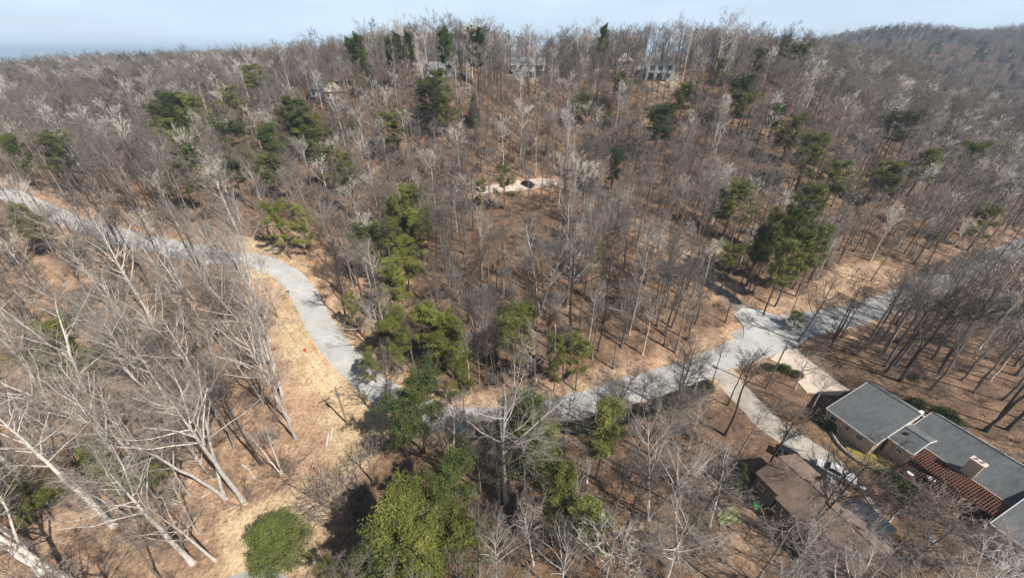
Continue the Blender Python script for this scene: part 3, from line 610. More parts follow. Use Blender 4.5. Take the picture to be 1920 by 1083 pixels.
# --- the rest of the wood: jittered grid of sites, thinned by roads, clearings and what already stands there
PLX = np.array(placed)
def sites(x0, x1, y0, y1, sp_, seed):
    g_ = np.random.default_rng(seed); xs = np.arange(x0, x1, sp_); ys = np.arange(y0, y1, sp_); a, b = np.meshgrid(xs, ys)
    a = a.ravel() + (g_.random(a.size)-.5)*sp_*1.1; b = b.ravel() + (g_.random(b.size)-.5)*sp_*1.1; return a, b
def clear_mask(x, y, slack=0.0, clear_houses=True):
    ok = (seg_dist(MAIN[::2], x, y) > 5.0+slack) & (seg_dist(EAST[::2], x, y) > 4.4+slack) & (seg_dist(LOOP[::2], x, y) > 2.4+slack) & (seg_dist(GRAV[::2], x, y) > 4.0)
    for po in (VERGE, NORTH, ISLE, EASTC, YARD): ok &= ~inside(po, x, y)
    if clear_houses: ok &= ~inside(HOUSES, x, y)
    return ok
sx, sy = sites(-430, 430, 14, 420, 4.6, 21); _cx, _cy = sites(-330, 240, 225, 300, 5.0, 33); sx = np.r_[sx, _cx]; sy = np.r_[sy, _cy]; ok = clear_mask(sx, sy); sx, sy = sx[ok], sy[ok]
d2 = ((sx[:, None]-PLX[None, :, 0])**2 + (sy[:, None]-PLX[None, :, 1])**2); ok = (d2 > PLX[None, :, 2]**2).all(1); sx, sy = sx[ok], sy[ok]
sz = H(sx, sy); u1, v1, dep1 = project(sx, sy, sz + 16); u0, v0, _ = project(sx, sy, sz)
vis = (u1 > -160) & (u1 < 2080) & (v1 > -50) & (v1 < 1180)
# keep the far houses, the shaded driveway and its car in sight; thin the foreground
for (hx0, hx1, hy0, hy1) in ((955,1025,112,190),(1188,1282,108,185),(800,860,118,165),(585,650,140,205),(890,1045,332,400)):
    band = (u0 > hx0) & (u0 < hx1) & (v0 > hy0) & (v1 < hy1+10); vis &= ~(band & (rng.random(len(sx)) < (.30 if hx0 in (800, 585) else .85 if hx0 == 890 else .5)))
fg = (v0 > 840) & (u0 > 560) & (u0 < 1330); vis &= ~(fg & (rng.random(len(sx)) < .30))
lf = (u0 < 560) & (v0 > 560); vis &= ~(lf & (rng.random(len(sx)) < .30))
beh = (u0 > 1300) & (v0 > 760) & (v1 > 640); vis &= ~(beh & (rng.random(len(sx)) < .5))
near_cedar = (u0 > 420) & (u0 < 640) & (v0 > 900); vis &= ~near_cedar
for (pp, hh, st, va, sxy) in pine_sites:      # evergreens stand in small gaps of the bare wood
    uj, vj, dj = project(pp.x, pp.y, pp.z + hh*.75); wj = sxy*1.7*FPX/dj
    vis &= ~((np.abs(u1-uj) < wj*.9) & (v1 > vj-wj) & (v1 < vj+wj*1.6) & (dep1 < dj+1) & (rng.random(len(sx)) < .8))
sx, sy, sz, u0, v0, dep1 = (a[vis] for a in (sx, sy, sz, u0, v0, dep1))
order = np.argsort(np.hypot(np.hypot(sx, sy), CAM_H - sz)); n_ind = 300 - len(bare_sites)
infr = (u0[order] > -40) & (u0[order] < 1960) & (v0[order] < 1110) ; ind = order[infr][:n_ind]; rest = np.setdiff1d(order, ind)
for i in ind:
    if u0[i] < 600: va = random.choice(PALE + PALE + GREY)  # whitish bark, its pale tone also standing in for sunlit trunks
    elif u0[i] > 1300: va = random.choice(GREY + DARK + DARK)  # darker bark puts the shaded near sides of these trees into colour
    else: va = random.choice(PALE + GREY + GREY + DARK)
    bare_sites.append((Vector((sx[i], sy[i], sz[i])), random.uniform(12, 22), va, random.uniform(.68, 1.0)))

# --- words: where a tree stands, said by what is near it
ZONES = [('on the skyline ridge', lambda u, v: v < 165), ('on the left hillside above the road', lambda u, v: u < 560 and v < 300 ),
 ('beyond the upper left end of the road', lambda u, v: u < 420 and v < 470), ('above the start of the road bend', lambda u, v: u < 640 and v < 480),
 ('in the left wood west of the grass verge', lambda u, v: u < 300 and v < 640), ('beside the pale utility pole', lambda u, v: u < 640 and v < 700),
 ('by the green thicket at lower left', lambda u, v: u < 300 and v < 900), ('beside the wide grass verge', lambda u, v: u < 640 and v < 900),
 ('in the bottom left corner', lambda u, v: u < 420), ('by the round green cedar', lambda u, v: u < 700 and v >= 900),
 ('on the slope below the hilltop houses', lambda u, v: v < 260 and u < 1330), ('on the right hillside below the ridge', lambda u, v: v < 330 and u >= 1330),
 ('left of the parked dark car', lambda u, v: v < 400 and u < 900), ('around the parked dark car', lambda u, v: v < 400 and u < 1180), ('right of the hidden lane', lambda u, v: v < 470 and u < 1420),
 ('above the grassy corner of the junction', lambda u, v: v < 600 and 1420 <= u < 1640), ('beyond the side road at far right', lambda u, v: u >= 1640 and v < 560),
 ('uphill from the road bend', lambda u, v: u < 800 and v < 560), ('beside the road bend', lambda u, v: u < 760 and v < 790),
 ('in the centre of the wood', lambda u, v: u < 1060 and v < 560), ('in the wood left of the lane', lambda u, v: u < 1330 and v < 560),
 ('inside the curve of the road', lambda u, v: u < 1060 and v < 790), ('above the straight stretch of road', lambda u, v: u < 1330 and v < 720),
 ('left of the road junction', lambda u, v: u < 1440 and v < 720), ('in the wood behind the grey house', lambda u, v: u > 1560 and v < 850 ),
 ('by the concrete driveway', lambda u, v: u >= 1400 and v < 800), ('below the clipped hedge', lambda u, v: 1060 < u < 1400 and v < 940), ('beside the brown house', lambda u, v: u >= 1300),
 ('below the road at bottom centre', lambda u, v: u < 940), ('at the bottom between the pines and the yard', lambda u, v: True)]
ORD = ['first','second','third','fourth','fifth','sixth','seventh','eighth','ninth','tenth','eleventh','twelfth','thirteenth','fourteenth','fifteenth','sixteenth','seventeenth','eighteenth','nineteenth','twentieth']
def ordinal(i):
    if i < 20: return ORD[i]
    t, r = divmod(i+1, 10); ten = {2: 'twent', 3: 'thirt', 4: 'fort', 5: 'fift', 6: 'sixt'}[t]
    return ten + 'ieth' if r == 0 else ten + 'y-' + ORD[r-1]
def zone_labels(pts, noun, look):
    """pts: world feet; look(i) -> adjectives. Returns a label for each, counted from the left inside its zone."""
    zs = {}; uv = [project(p.x, p.y, p.z)[:2] for p in pts]
    for i, (u, v) in enumerate(uv):
        for name, f in ZONES:
            if f(u, v): zs.setdefault((look(i), name), []).append(i); break
    out = [None]*len(pts)
    for (lk, name), ids in zs.items():
        ids.sort(key=lambda i: uv[i][0])
        for k_, i in enumerate(ids):
            out[i] = f'{lk} {noun} {name}' if len(ids) == 1 else f'{lk} {noun} {name}, {ordinal(k_)} from left'
    return out
bark_word = {'bark': 'grey', 'bark_pale': 'pale-barked', 'bark_dark': 'dark'}
mats10 = ['bark','bark_dark','bark_pale','bark','bark_pale']*4
def blook(i):
    p, hh, va, s_ = bare_sites[i]; size = 'tall' if hh > 21 else ('short' if hh < 16 else 'middling'); return f'{size} {bark_word[mats10[va]]} leafless'
bl = zone_labels([b[0] for b in bare_sites], 'tree', blook)
for i, (p, hh, va, s_) in enumerate(bare_sites):
    if s_ and hh > 22.5 and random.random() < .0: pass
    o = thing('bare_tree', bl[i], 'tree', (p.x, p.y, p.z - .15), random.uniform(0, 6.28), 'leafless trees of the wood')
    o.rotation_euler.x = random.gauss(0, .035); o.rotation_euler.y = random.gauss(0, .035)
    s = hh/22; t_, c_ = NEAR[va]; o.scale = (s*max(s_, .8)*.98, s*max(s_, .8), s)
    link('trunk', t_, o); link('crown', c_, o)
lookp = {'pine': 'bushy', 'tall': 'slender', 'cone': 'conical', 'dome': 'dense round', 'loose': 'sparse'}
tonep = {'needle': 'olive green', 'needle_dark': 'dark green', 'needle_lime': 'yellowish green', 'cedar': 'bright green'}
def plook(i):
    p, hh, st, va, sxy = pine_sites[i]; return f"{lookp[st]} {tonep[PINES[st][va % len(PINES[st])][1].materials[0].name and {'pine_needles':'needle','dark_needles':'needle_dark','young_needles':'needle_lime','cedar_foliage':'cedar'}[PINES[st][va % len(PINES[st])][1].materials[0].name]]}"
pl = zone_labels([b[0] for b in pine_sites], 'evergreen', plook)
for i, (p, hh, st, va, sxy) in enumerate(pine_sites):
    nm = 'round_cedar' if st == 'dome' else 'pine_tree'
    lab = 'dense round bright green cedar alone on the tan leaf litter' if st == 'dome' else pl[i]
    o = thing(nm, lab, 'tree', (p.x, p.y, p.z - .1), random.uniform(0, 6.28), None if st == 'dome' else 'evergreens scattered through the wood')
    t_, c_, b_ = PINES[st][va % len(PINES[st])]; o.scale = (sxy, sxy*random.uniform(.92, 1.05), hh/10)
    link('trunk', t_, o); link('crown', c_, o); link('branches', b_, o)

# --- masses nobody could count: instanced by geometry nodes, one object each
def scatter(name, pts, rots, scales, meshes, label, cat):
    col = bpy.data.collections.new(name + '_kinds')
    for i, ms in enumerate(meshes):
        if isinstance(ms, (tuple, list)):
            bm = bmesh.new(); mats = []
            for m_ in ms:
                n0 = len(bm.faces); bm.from_mesh(m_); bm.faces.ensure_lookup_table(); mats.append(m_.materials[0])
                for f in bm.faces[n0:]: f.material_index = len(mats)-1
            me = bpy.data.meshes.new(name + '_kind'); bm.to_mesh(me); bm.free()
            for m_ in mats: me.materials.append(m_)
        else: me = ms
        col.objects.link(bpy.data.objects.new(f'{name}_kind_{i:02d}', me))
    n = len(pts); me = bpy.data.meshes.new(name); me.vertices.add(n); me.vertices.foreach_set('co', np.asarray(pts, np.float32).ravel())
    a = me.attributes.new('spin', 'FLOAT', 'POINT'); a.data.foreach_set('value', np.asarray(rots, np.float32))
    a = me.attributes.new('size', 'FLOAT', 'POINT'); a.data.foreach_set('value', np.asarray(scales, np.float32))
    a = me.attributes.new('pick', 'INT', 'POINT'); a.data.foreach_set('value', rng.integers(0, len(meshes), n).astype(np.int32))
    o = link(name, me); tag(o, label, cat, kind='stuff')
    ng = bpy.data.node_groups.new(name, 'GeometryNodeTree'); ng.interface.new_socket('Geometry', in_out='INPUT', socket_type='NodeSocketGeometry'); ng.interface.new_socket('Geometry', in_out='OUTPUT', socket_type='NodeSocketGeometry')
    N = ng.nodes.new; gi, go, ip, ci = N('NodeGroupInput'), N('NodeGroupOutput'), N('GeometryNodeInstanceOnPoints'), N('GeometryNodeCollectionInfo')
    ci.inputs['Collection'].default_value = col; ci.inputs['Separate Children'].default_value = True; ci.inputs['Reset Children'].default_value = True
    ip.inputs['Pick Instance'].default_value = True
    def attr(nm_, ty):
        x = N('GeometryNodeInputNamedAttribute'); x.data_type = ty; x.inputs['Name'].default_value = nm_; return x.outputs['Attribute']
    cx = N('ShaderNodeCombineXYZ'); k = ng.links.new; k(attr('spin', 'FLOAT'), cx.inputs['Z']); er = N('FunctionNodeEulerToRotation'); k(cx.outputs[0], er.inputs[0])
    k(gi.outputs[0], ip.inputs['Points']); k(ci.outputs[0], ip.inputs['Instance']); k(er.outputs[0], ip.inputs['Rotation']); k(attr('size', 'FLOAT'), ip.inputs['Scale']); k(attr('pick', 'INT'), ip.inputs['Instance Index'])
    k(ip.outputs[0], go.inputs[0]); md = o.modifiers.new('scatter', 'NODES'); md.node_group = ng; return o
r_ = rest; scatter('leafless_woods', np.c_[sx[r_], sy[r_], sz[r_]-.15], rng.random(len(r_))*6.28, (.62+.36*rng.random(len(r_)))*(1-.16*np.clip((sz[r_]-38)/8, 0, 1)*(rng.random(len(r_)) < .85)), MIDT, 'mass of grey leafless trees covering the hillside behind', 'woods')
# far hill
fx, fy = sites(430, 1500, 260, 1000, 9.0, 5); fz = H(fx, fy); u, v, _ = project(fx, fy, fz+15); k_ = (u > 1380) & (u < 2050) & (v > -20) & (v < 420) & ~((fx < 432) & (fy < 420)); fx, fy, fz = fx[k_], fy[k_], fz[k_]
isp = rng.random(len(fx)) < (.08 + .45*(np.sin(fx/60)*np.sin(fy/50+1) > .62))
scatter('distant_woods', np.c_[fx, fy, fz][~isp], rng.random((~isp).sum())*6.28, .85+.4*rng.random((~isp).sum()), MIDT[:6], 'hazy leafless woods on the distant hill at right', 'woods')
scatter('distant_pines', np.c_[fx, fy, fz][isp], rng.random(isp.sum())*6.28, 1.3+.7*rng.random(isp.sum()), FARP, 'dark pines dotting the distant hill at right', 'pines')
# undergrowth
bx, by = sites(-260, 260, 14, 260, 3.4, 9); okb = clear_mask(bx, by, -.6, False) & ~inside(HOUSES, bx, by); bx, by = bx[okb], by[okb]; bz = H(bx, by); u, v, _ = project(bx, by, bz); kb = (u > -60) & (u < 1980) & (v < 1120) & (rng.random(len(bx)) < .75); bx, by, bz = bx[kb], by[kb], bz[kb]
scatter('undergrowth', np.c_[bx, by, bz], rng.random(len(bx))*6.28, .4+1.15*rng.random(len(bx))**2, SHRUBS, 'twiggy brown undergrowth on the leaf-covered forest floor', 'undergrowth')
print('TREES', len(bare_sites), len(pine_sites), len(rest), len(fx), len(bx))
# ===MORE===
# ------------------------------------------------------------------ bushes, hedge, thicket
def bush_mesh(seed, rx, rz_, n, leaf, m, lumps=5, shell=.55):
    g_ = np.random.default_rng(seed); d = g_.normal(size=(n, 3)); d /= np.linalg.norm(d, axis=1, keepdims=True); d[:, 2] = np.abs(d[:, 2])*1.1 - .12
    r = (shell + (1-shell)*g_.random(n)**.6) * (1 + .14*np.sin(d[:, 0]*lumps + seed)*np.cos(d[:, 1]*lumps + 2)); P = d * r[:, None] * np.array([rx, rx, rz_])
    v, f = needles(P, 5, leaf, .9, g_, .3); me = mesh_np('foliage', v, f, None); me.materials.append(m); return me
HB = [bush_mesh(500+i, 1.55, 1.7, 1300, .30, M['hedge']) for i in range(3)]
hedge_px = [(1065,806),(1084,803),(1103,800),(1122,795),(1141,791),(1162,786),(1183,779),(1200,774),(1216,769),(1232,763),(1247,758),(1262,753),(1278,747),(1294,741),(1309,735),(1322,729)]
for i, (a, b) in enumerate(hedge_px):
    p = hit(a, b); o = link('hedge_bush', HB[i % 3], None, p); s = random.uniform(.85, 1.15); o.scale = (s, s, s*random.uniform(.85, 1.1)); o.rotation_euler.z = random.random()*6
    tag(o, f'clipped dark green hedge bush along the road, {ordinal(i)} from left', 'hedge bush', 'clipped bushes in the roadside hedge')
for i, (a, b) in enumerate([(898,808),(918,812),(938,806)]):
    p = hit(a, b); o = link('evergreen_bush', HB[i], None, p); o.scale = (1.2, 1.2, 1.1)
    tag(o, f'dark evergreen bush at the road edge behind the forked tree, {ordinal(i)} from left', 'bush', 'dark bushes at the road edge')
TB = [bush_mesh(520+i, 1.9, 1.5, 900, .34, M[k], 7, .3) for i, k in enumerate(['needle_lime', 'needle', 'needle_lime'])]
for i, (a, b, s) in enumerate([(172,838,1.0),(188,852,1.15),(205,832,.9),(178,872,1.1),(198,882,1.0),(220,868,.7),(238,892,1.1),(258,880,1.0),(282,868,.9),(300,890,1.0),(246,912,1.0),(318,882,.7),(225,905,.9)]):
    p = hit(a, b); o = link('green_shrub', TB[i % 3], None, p); o.scale = (s, s, s*random.uniform(.8, 1.3)); o.rotation_euler.z = random.random()*6
    tag(o, f'low leafy green shrub in the lower left thicket, {ordinal(i)} by nearness to the pale trunk', 'shrub', 'green shrubs of the thicket')
DB = [bush_mesh(540+i, 1.5, 1.3, 500, .32, M['needle_dark'], 5, .4) for i in range(2)]
for i, (a, b, s, lab) in enumerate([(1552,800,1,'dark green bush at the corner of the grey house lawn'),(1540,790,.9,'dark bush between the driveways, above the lawn corner'),(1660,900,1.4,'rounded dark shrub spreading over the lawn strip'),(1690,925,1.5,'dark green shrub in front of the pergola'),(1385,885,1.3,'yellowish green bush beside the brown roof corner'),(1370,905,1.1,'low dark bush left of the play slide'),
        (1715,760,1.2,'dark evergreen shrub behind the garage roof'),(1770,780,1.3,'dark green shrub behind the long grey roof'),(1785,790,1.0,'small evergreen shrub behind the long grey roof ridge'),(1712,712,.8,'small green seedling pine among the dark trunks'),(1440,690,.9,'brown-green bush at the driveway mouth by the junction'),(1470,695,1.1,'dark shrub in the island between road and driveways'),(1492,705,1.0,'dark bush at the left edge of the concrete driveway')]):
    p = hit(a, b); o = link('shrub', DB[i % 2], None, p); o.scale = (s, s, s); tag(o, lab, 'shrub', 'shrubs around the two near houses')
for i, (a, b, s, lab) in enumerate([(545,895,1.3,'twiggy brown bush alone on the tan verge'),(600,940,2.4,'big dense brown bush at the edge of the pine shadow'),(640,960,2.2,'wide twiggy bush below the pine shadow'),(1560,800,1.1,'leafless bush beside the garage front'),(1600,900,1.4,'leafless bush between pickup and stone wall'),(1650,940,1.5,'grey twiggy bush above the brown roof end'),(1700,960,1.8,'large grey twiggy bush below the pergola'),(1745,975,1.9,'pale twiggy bush right of the blue canoe'),(1790,1000,1.7,'twiggy bush beside the blue barrel'),(1820,1040,1.8,'grey bare bush at the grey house wing'),(1690,1050,1.6,'bare bush by the lower brown gable'),(1760,1060,1.8,'bare bush at the bottom right edge'),
        (1455,770,1.3,'brown bush between the two driveways'),(1480,790,1.4,'brown twiggy bush beside the grey garage'),(1500,815,1.2,'reddish brown bush by the dark car'),(1420,700,1.0,'small red-brown bush at the junction corner'),(1570,640,1.6,'dense grey bush behind the concrete driveway'),(1610,660,1.7,'wide grey bush above the garage roof'),(1640,700,1.4,'brown bush at the wood edge behind the garage'),(1545,660,1.3,'grey bush between concrete driveway and side road')]):
    s *= 1.5; p = hit(a, b); o = link('bare_bush', SHRUBS[i % 5], None, p); o.scale = (s, s, s*.8); o.rotation_euler.z = i; tag(o, lab, 'bush', 'leafless bushes near road and houses')

# ------------------------------------------------------------------ utility poles and lines
def height_to(p, px, py):
    r = ray(px, py); t = (p.x*r[0] + p.y*r[1]) / (r[0]**2 + r[1]**2); return CAM_H + r[2]*t - p.z
def utility_pole(base_px, top_px, label, az, trans, m='wood', h=None):
    p = hit(*base_px) if len(base_px) == 2 else Vector(base_px); h = h or height_to(p, *top_px)
    t = thing('utility_pole', label, 'utility pole', p, az)
    MB().tube([(0,0,-.3),(0,0,h*.5),(0,0,h)], .17, 8, .11).build('shaft', M[m], t)
    arm = MB().box((0,0,h-.55), (2.2,.12,.14)).build('crossarm', M[m], t)
    for x in (-1.0, -.4, .4, 1.0): MB().tube([(x,0,h-.48),(x,0,h-.25)], .06, 6, .05).build('insulator', M['ceramic'], t)
    MB().tube([(0,0,h),(0,0,h+.28)], .07, 6, .05).build('insulator', M['ceramic'], t)
    for s in (-1, 1): MB().tube([(0,.08,h-1.2),(s*.75,.08,h-.6)], .025, 4).build('brace', M['metal'], t)
    if trans:
        c = MB().tube([(0,-.38,h-2.2),(0,-.38,h-1.35)], .24, 10).tube([(0,-.38,h-1.35),(0,-.38,h-1.3)], .26, 10).build('transformer', M['metal'], t)
        MB().tube([(.1,-.38,h-1.3),(.1,-.38,h-1.05)], .04, 6).build('bushing', M['ceramic'], c)
    rot = Matrix.Rotation(az, 3, 'Z'); return [p + rot @ Vector((x, 0, h + dz)) for x, dz in ((-1.0, -.25), (1.0, -.25), (0, .28))], p, h
tA, pA, hA = utility_pole((651.6,795), (623,726.5), 'brown wooden utility pole on the tan verge beside the wide road', R(35), True)
tB, pB, hB = utility_pole((521,595.7), (493,541), 'slim pale utility pole on the orange verge inside the road bend', R(35), False)
tC, pC, hC = utility_pole((1436,728), (1476.5,634.5), 'dark-topped leaning utility pole between the two driveways', R(-20), True, 'darkwood')
pd = hit(250,432); tD, pD, hD = utility_pole((pd.x, pd.y, pd.z), None, 'wooden utility pole among trees beside the upper left road', R(60), False, h=9.5)
xo, yo = on_z(330, 1330, 3); tE, _, _ = utility_pole((xo, yo, hz(xo, yo)), None, 'wooden utility pole at the bottom left near the lower driveway', R(10), False, h=9.5)
def wire(a, b, label, sag=.9):
    MBw = MB().tube([a.lerp(b, i/14) - Vector((0, 0, sag*4*(i/14)*(1-i/14))) for i in range(15)], .016, 4); tag(MBw.build('power_line', M['black']), label, 'power line', 'overhead power lines')
for i, nm in enumerate(('outer', 'inner', 'top')):
    wire(tA[i], tB[i], f'{nm} overhead wire between the two poles on the verge'); wire(tB[i], tD[i], f'{nm} overhead wire from the pale pole into the left wood', 1.6)
wire(tA[2], tE[2], 'single overhead wire running from verge pole to bottom left', 1.2)

# ------------------------------------------------------------------ small things on the verge
p = hit(573, 659); t = thing('fire_hydrant', 'small red fire hydrant on the tan verge beside the road', 'fire hydrant', p)
MB().tube([(0,0,0),(0,0,.62)], .16, 10, .15).tube([(0,0,.0),(0,0,.08)], .22, 10).build('barrel', M['red'], t); MB().ball((0,0,.64), .18, 10, 6, (1,1,.8)).tube([(0,0,.76),(0,0,.84)], .05, 5).build('bonnet', M['red'], t)
for a_ in (0, 2.1, 4.2): MB().tube([(0,0,.45),(.26*math.cos(a_), .26*math.sin(a_), .45)], .08, 8).build('outlet_cap', M['red'], t)
p = hit(543, 551); t = thing('mailbox', 'grey mailbox on a short post at the inner road edge', 'mailbox', p, R(40))
MB().box((0,0,.5), (.1,.1,1.0)).build('post', M['darkwood'], t)
mb = MB(); prof = [(-.17,0),(.17,0),(.17,.2)] + [(.17*math.cos(q), .2+.17*math.sin(q)) for q in np.linspace(.3, 2.84, 6)] + [(-.17,.2)]; n = len(prof)
mb.add([(-.28, y, 1.0+z) for y, z in prof] + [(.28, y, 1.0+z) for y, z in prof], [tuple(range(n)), tuple(range(n, 2*n))[::-1]] + [(i, (i+1) % n, (i+1) % n+n, i+n) for i in range(n)])
mb.build('box', M['metal'], t); MB().box((.29,0,1.15), (.015,.3,.26)).build('door', M['grey'], t); MB().box((0,.19,1.32), (.04,.02,.2)).build('flag', M['red'], t)
for i, ((a, b), (c, d), lab) in enumerate((((612.5,838),(616,813),'left of two white pipes lying on the tan verge'), ((620,827),(624.5,803),'right of two white pipes lying on the tan verge'))):
    q0, q1 = hit(a, b), hit(c, d); tag(MB().tube([q0+Vector((0,0,.1)), q1+Vector((0,0,.1))], .07, 8).build('white_pipe', M['white']), lab, 'pipe', 'white pipes lying on the verge')
LOGS = [((1598,501),(1634,502),.16,'bark_pale','long pale fallen log on the grassy corner'),((1130,576),(1188,590),.2,'bark_pale','pale fallen trunk in the wood above the road'),((560,870),(585,845),.1,'bark_dark','thin fallen branch by the verge'),((930,470),(965,480),.15,'bark','fallen log in the central wood'),((1110,735),(1160,745),.07,'bark_dark','dark fallen branch above the straight road'),
 ((380,935),(405,918),.12,'bark_pale','short pale log by the wide pale trunk'),((455,870),(490,905),.12,'bark_pale','fallen pale branch at the verge edge'),((1640,1000),(1720,930),.16,'bark_pale','long pale fallen trunk across the brown house end'),((1085,870),(1130,905),.12,'bark_pale','fallen log below the clipped hedge'),((700,520),(740,500),.14,'bark','fallen trunk above the road bend'),((1200,945),(1230,960),.13,'bark_dark','dark fallen log at bottom centre'),((470,412),(500,420),.15,'bark_pale','pale log lying above the road bend')]
for (a, b, r, m_, lab) in LOGS:
    q0, q1 = hit(*a), hit(*b); g_ = random; pts = [q0.lerp(q1, i/6) + Vector((g_.uniform(-.15,.15), g_.uniform(-.15,.15), 0)) for i in range(7)]
    for q in pts: q.z = hz(q.x, q.y) + r*.8
    mb = MB().tube(pts, r, 7, r*.5)
    for k_ in (2, 4): d_ = Vector((random.uniform(-1,1), random.uniform(-1,1), .9)).normalized(); mb.tube([pts[k_], pts[k_]+d_*1.3], r*.35, 4, .02)
    tag(mb.build('fallen_log', M[m_]), lab, 'log', 'fallen logs on the forest floor')
# ground litter: sticks and leaf tufts
g_ = np.random.default_rng(77); tx = g_.uniform(-120, 120, 26000); ty = g_.uniform(16, 150, 26000); okt = (seg_dist(MAIN[::3], tx, ty) > 2.1 + .8*g_.random(len(tx))) & (seg_dist(EAST[::3], tx, ty) > 4.6) & (seg_dist(GRAV[::3], tx, ty) > 3) & ~inside(DRIVE, tx, ty) & (~inside(VERGE, tx, ty) | (g_.random(len(tx)) < .2))
tx, ty = tx[okt], ty[okt]; tz = H(tx, ty); u, v, _ = project(tx, ty, tz); okt = (u > -20) & (u < 1940) & (v < 1100); tx, ty, tz = tx[okt], ty[okt], tz[okt]
ang = g_.random(len(tx))*6.28; ln = .25 + 1.1*g_.random(len(tx))**3; P0 = np.c_[tx, ty, tz+.03]; P1 = np.c_[tx+np.cos(ang)*ln, ty+np.sin(ang)*ln, tz+.05+.25*g_.random(len(tx))]
vv, ff = cones(P0, P1, .02+.035*g_.random(len(tx))); me = mesh_np('ground_sticks', vv, ff, None); me.materials.append(M['brush']); tag(link('ground_sticks', me), 'fallen sticks strewn over the leaf litter', 'sticks', kind='stuff')
vv, ff = needles(np.c_[tx, ty, tz+.06][::2] + g_.normal(size=(len(tx[::2]), 3))*np.array([.8,.8,0]), 5, .22, .3, g_, .5); M['leaf'] = mat('dry_leaves', (.30,.16,.085), .9, scale=1.5, col2=(.50,.32,.17), spec=.1)
me = mesh_np('dry_leaf_clumps', vv, ff, None); me.materials.append(M['leaf']); tag(link('dry_leaf_clumps', me), 'dry brown leaf clumps on the forest floor', 'leaves', kind='stuff')

# ------------------------------------------------------------------ buildings
def slab_roof(mb, quad, th=.22):
    """roof plane: four corners (counter-clockwise from above) given thickness downwards"""
    n = len(quad); return mb.add([tuple(q) for q in quad] + [(q[0], q[1], q[2]-th) for q in quad], [tuple(range(n)), tuple(range(n, 2*n))[::-1]] + [(i, i+n, (i+1) % n+n, (i+1) % n) for i in range(n)])
def gable(t, x0, x1, ya, yr, yb, ze, zr, wallm, roofm, trimm, oh=.35, za2=None, ridge_cap=True, wz=-.6):
    zb = za2 if za2 is not None else ze; sa = (zr-ze)/(yr-ya); sb = (zr-zb)/(yb-yr)
    iy, jy = ya+oh, yb-oh; ia, jb = ze+sa*oh-.24, zb+sb*oh-.24
    w_ = MB(); X0, X1 = x0+.02, x1-.02
    w_.add([(X0,iy,wz),(X0,jy,wz),(X0,jy,jb),(X0,yr,zr-.24),(X0,iy,ia),(X1,iy,wz),(X1,jy,wz),(X1,jy,jb),(X1,yr,zr-.24),(X1,iy,ia)],
           [(0,4,3,2,1),(5,6,7,8,9),(0,5,9,4),(1,2,7,6),(0,1,6,5),(4,9,8,3),(3,8,7,2)])
    w_.build('wall', wallm, t)
    x0r, x1r = x0-oh*.6, x1+oh*.6
    r1 = slab_roof(MB(), [(x0r,ya,ze),(x1r,ya,ze),(x1r,yr,zr),(x0r,yr,zr)]).build('roof', roofm, t)
    r2 = slab_roof(MB(), [(x0r,yr+.004,zr),(x1r,yr+.004,zr),(x1r,yb,zb),(x0r,yb,zb)]).build('roof', roofm, t)
    MB().box(((x0r+x1r)/2, ya-.05, ze-.12), (x1r-x0r+.06,.1,.2)).build('gutter', trimm, r1); MB().box(((x0r+x1r)/2, yb+.05, zb-.12), (x1r-x0r+.06,.1,.2)).build('gutter', trimm, r2)
    for xx in (x0r-.04, x1r+.04):
        MB().tube([(xx,ya,ze-.1),(xx,yr,zr-.1),(xx,yb,zb-.1)], .10, 4).build('bargeboard', trimm, r1)
    if ridge_cap: MB().tube([(x0r,yr,zr+.02),(x1r,yr,zr+.02)], .10, 5).build('ridge_cap', roofm, r1)
    return r1, r2
def window(t, c, w_, h_, axis_='y', m='trim', side=-1):
    """a window on a wall facing -y (axis y) or +x (axis x)"""
    d = .06
    if axis_ == 'y':
        f = MB().box((c[0],c[1]+side*.03,c[2]+h_/2), (w_+.16,d,.08)).box((c[0],c[1]+side*.03,c[2]-h_/2), (w_+.16,d,.08)).box((c[0]-w_/2,c[1]+side*.03,c[2]), (.08,d,h_-.08)).box((c[0]+w_/2,c[1]+side*.03,c[2]), (.08,d,h_-.08)).box((c[0],c[1]+side*.025,c[2]), (.05,d*.8,h_-.08)).build('window', M[m], t)
        MB().box((c[0],c[1]+side*.012,c[2]), (w_-.08,.03,h_-.08)).build('pane', M['glass'], f)
    else:
        f = MB().box((c[0]+side*.03,c[1],c[2]+h_/2), (d,w_+.16,.08)).box((c[0]+side*.03,c[1],c[2]-h_/2), (d,w_+.16,.08)).box((c[0]+side*.03,c[1]-w_/2,c[2]), (d,.08,h_-.08)).box((c[0]+side*.03,c[1]+w_/2,c[2]), (d,.08,h_-.08)).build('window', M[m], t)
        MB().box((c[0]+side*.012,c[1],c[2]), (.03,w_-.08,h_-.08)).build('pane', M['glass'], f)
HO = Vector((61.9, 42.2, 0)); HR = math.atan2(-.932, .362)
hgz = hz(64, 44)
t = thing('grey_roofed_house', 'long low house with grey shingle roofs, cream walls and chimney at lower right', 'house', (HO.x, HO.y, 0), HR)
gable(t, -8, -.05, .5, 10.15, 16, 3.0, 6.3, M['cream'], M['slate'], M['trim'])
gable(t, .55, 14.2, 7.5, 14.0, 18.5, 3.0, 5.5, M['cream'], M['slate'], M['trim'])
gable(t, .25, 3.5, 4.0, 7.1, 10.6, 3.0, 4.55, M['cream'], M['slate'], M['trim'], oh=.3, za2=3.7)
gable(t, 14.6, 27, 1.2, 14.0, 19, 3.0, 5.68, M['cream'], M['slate'], M['trim'])

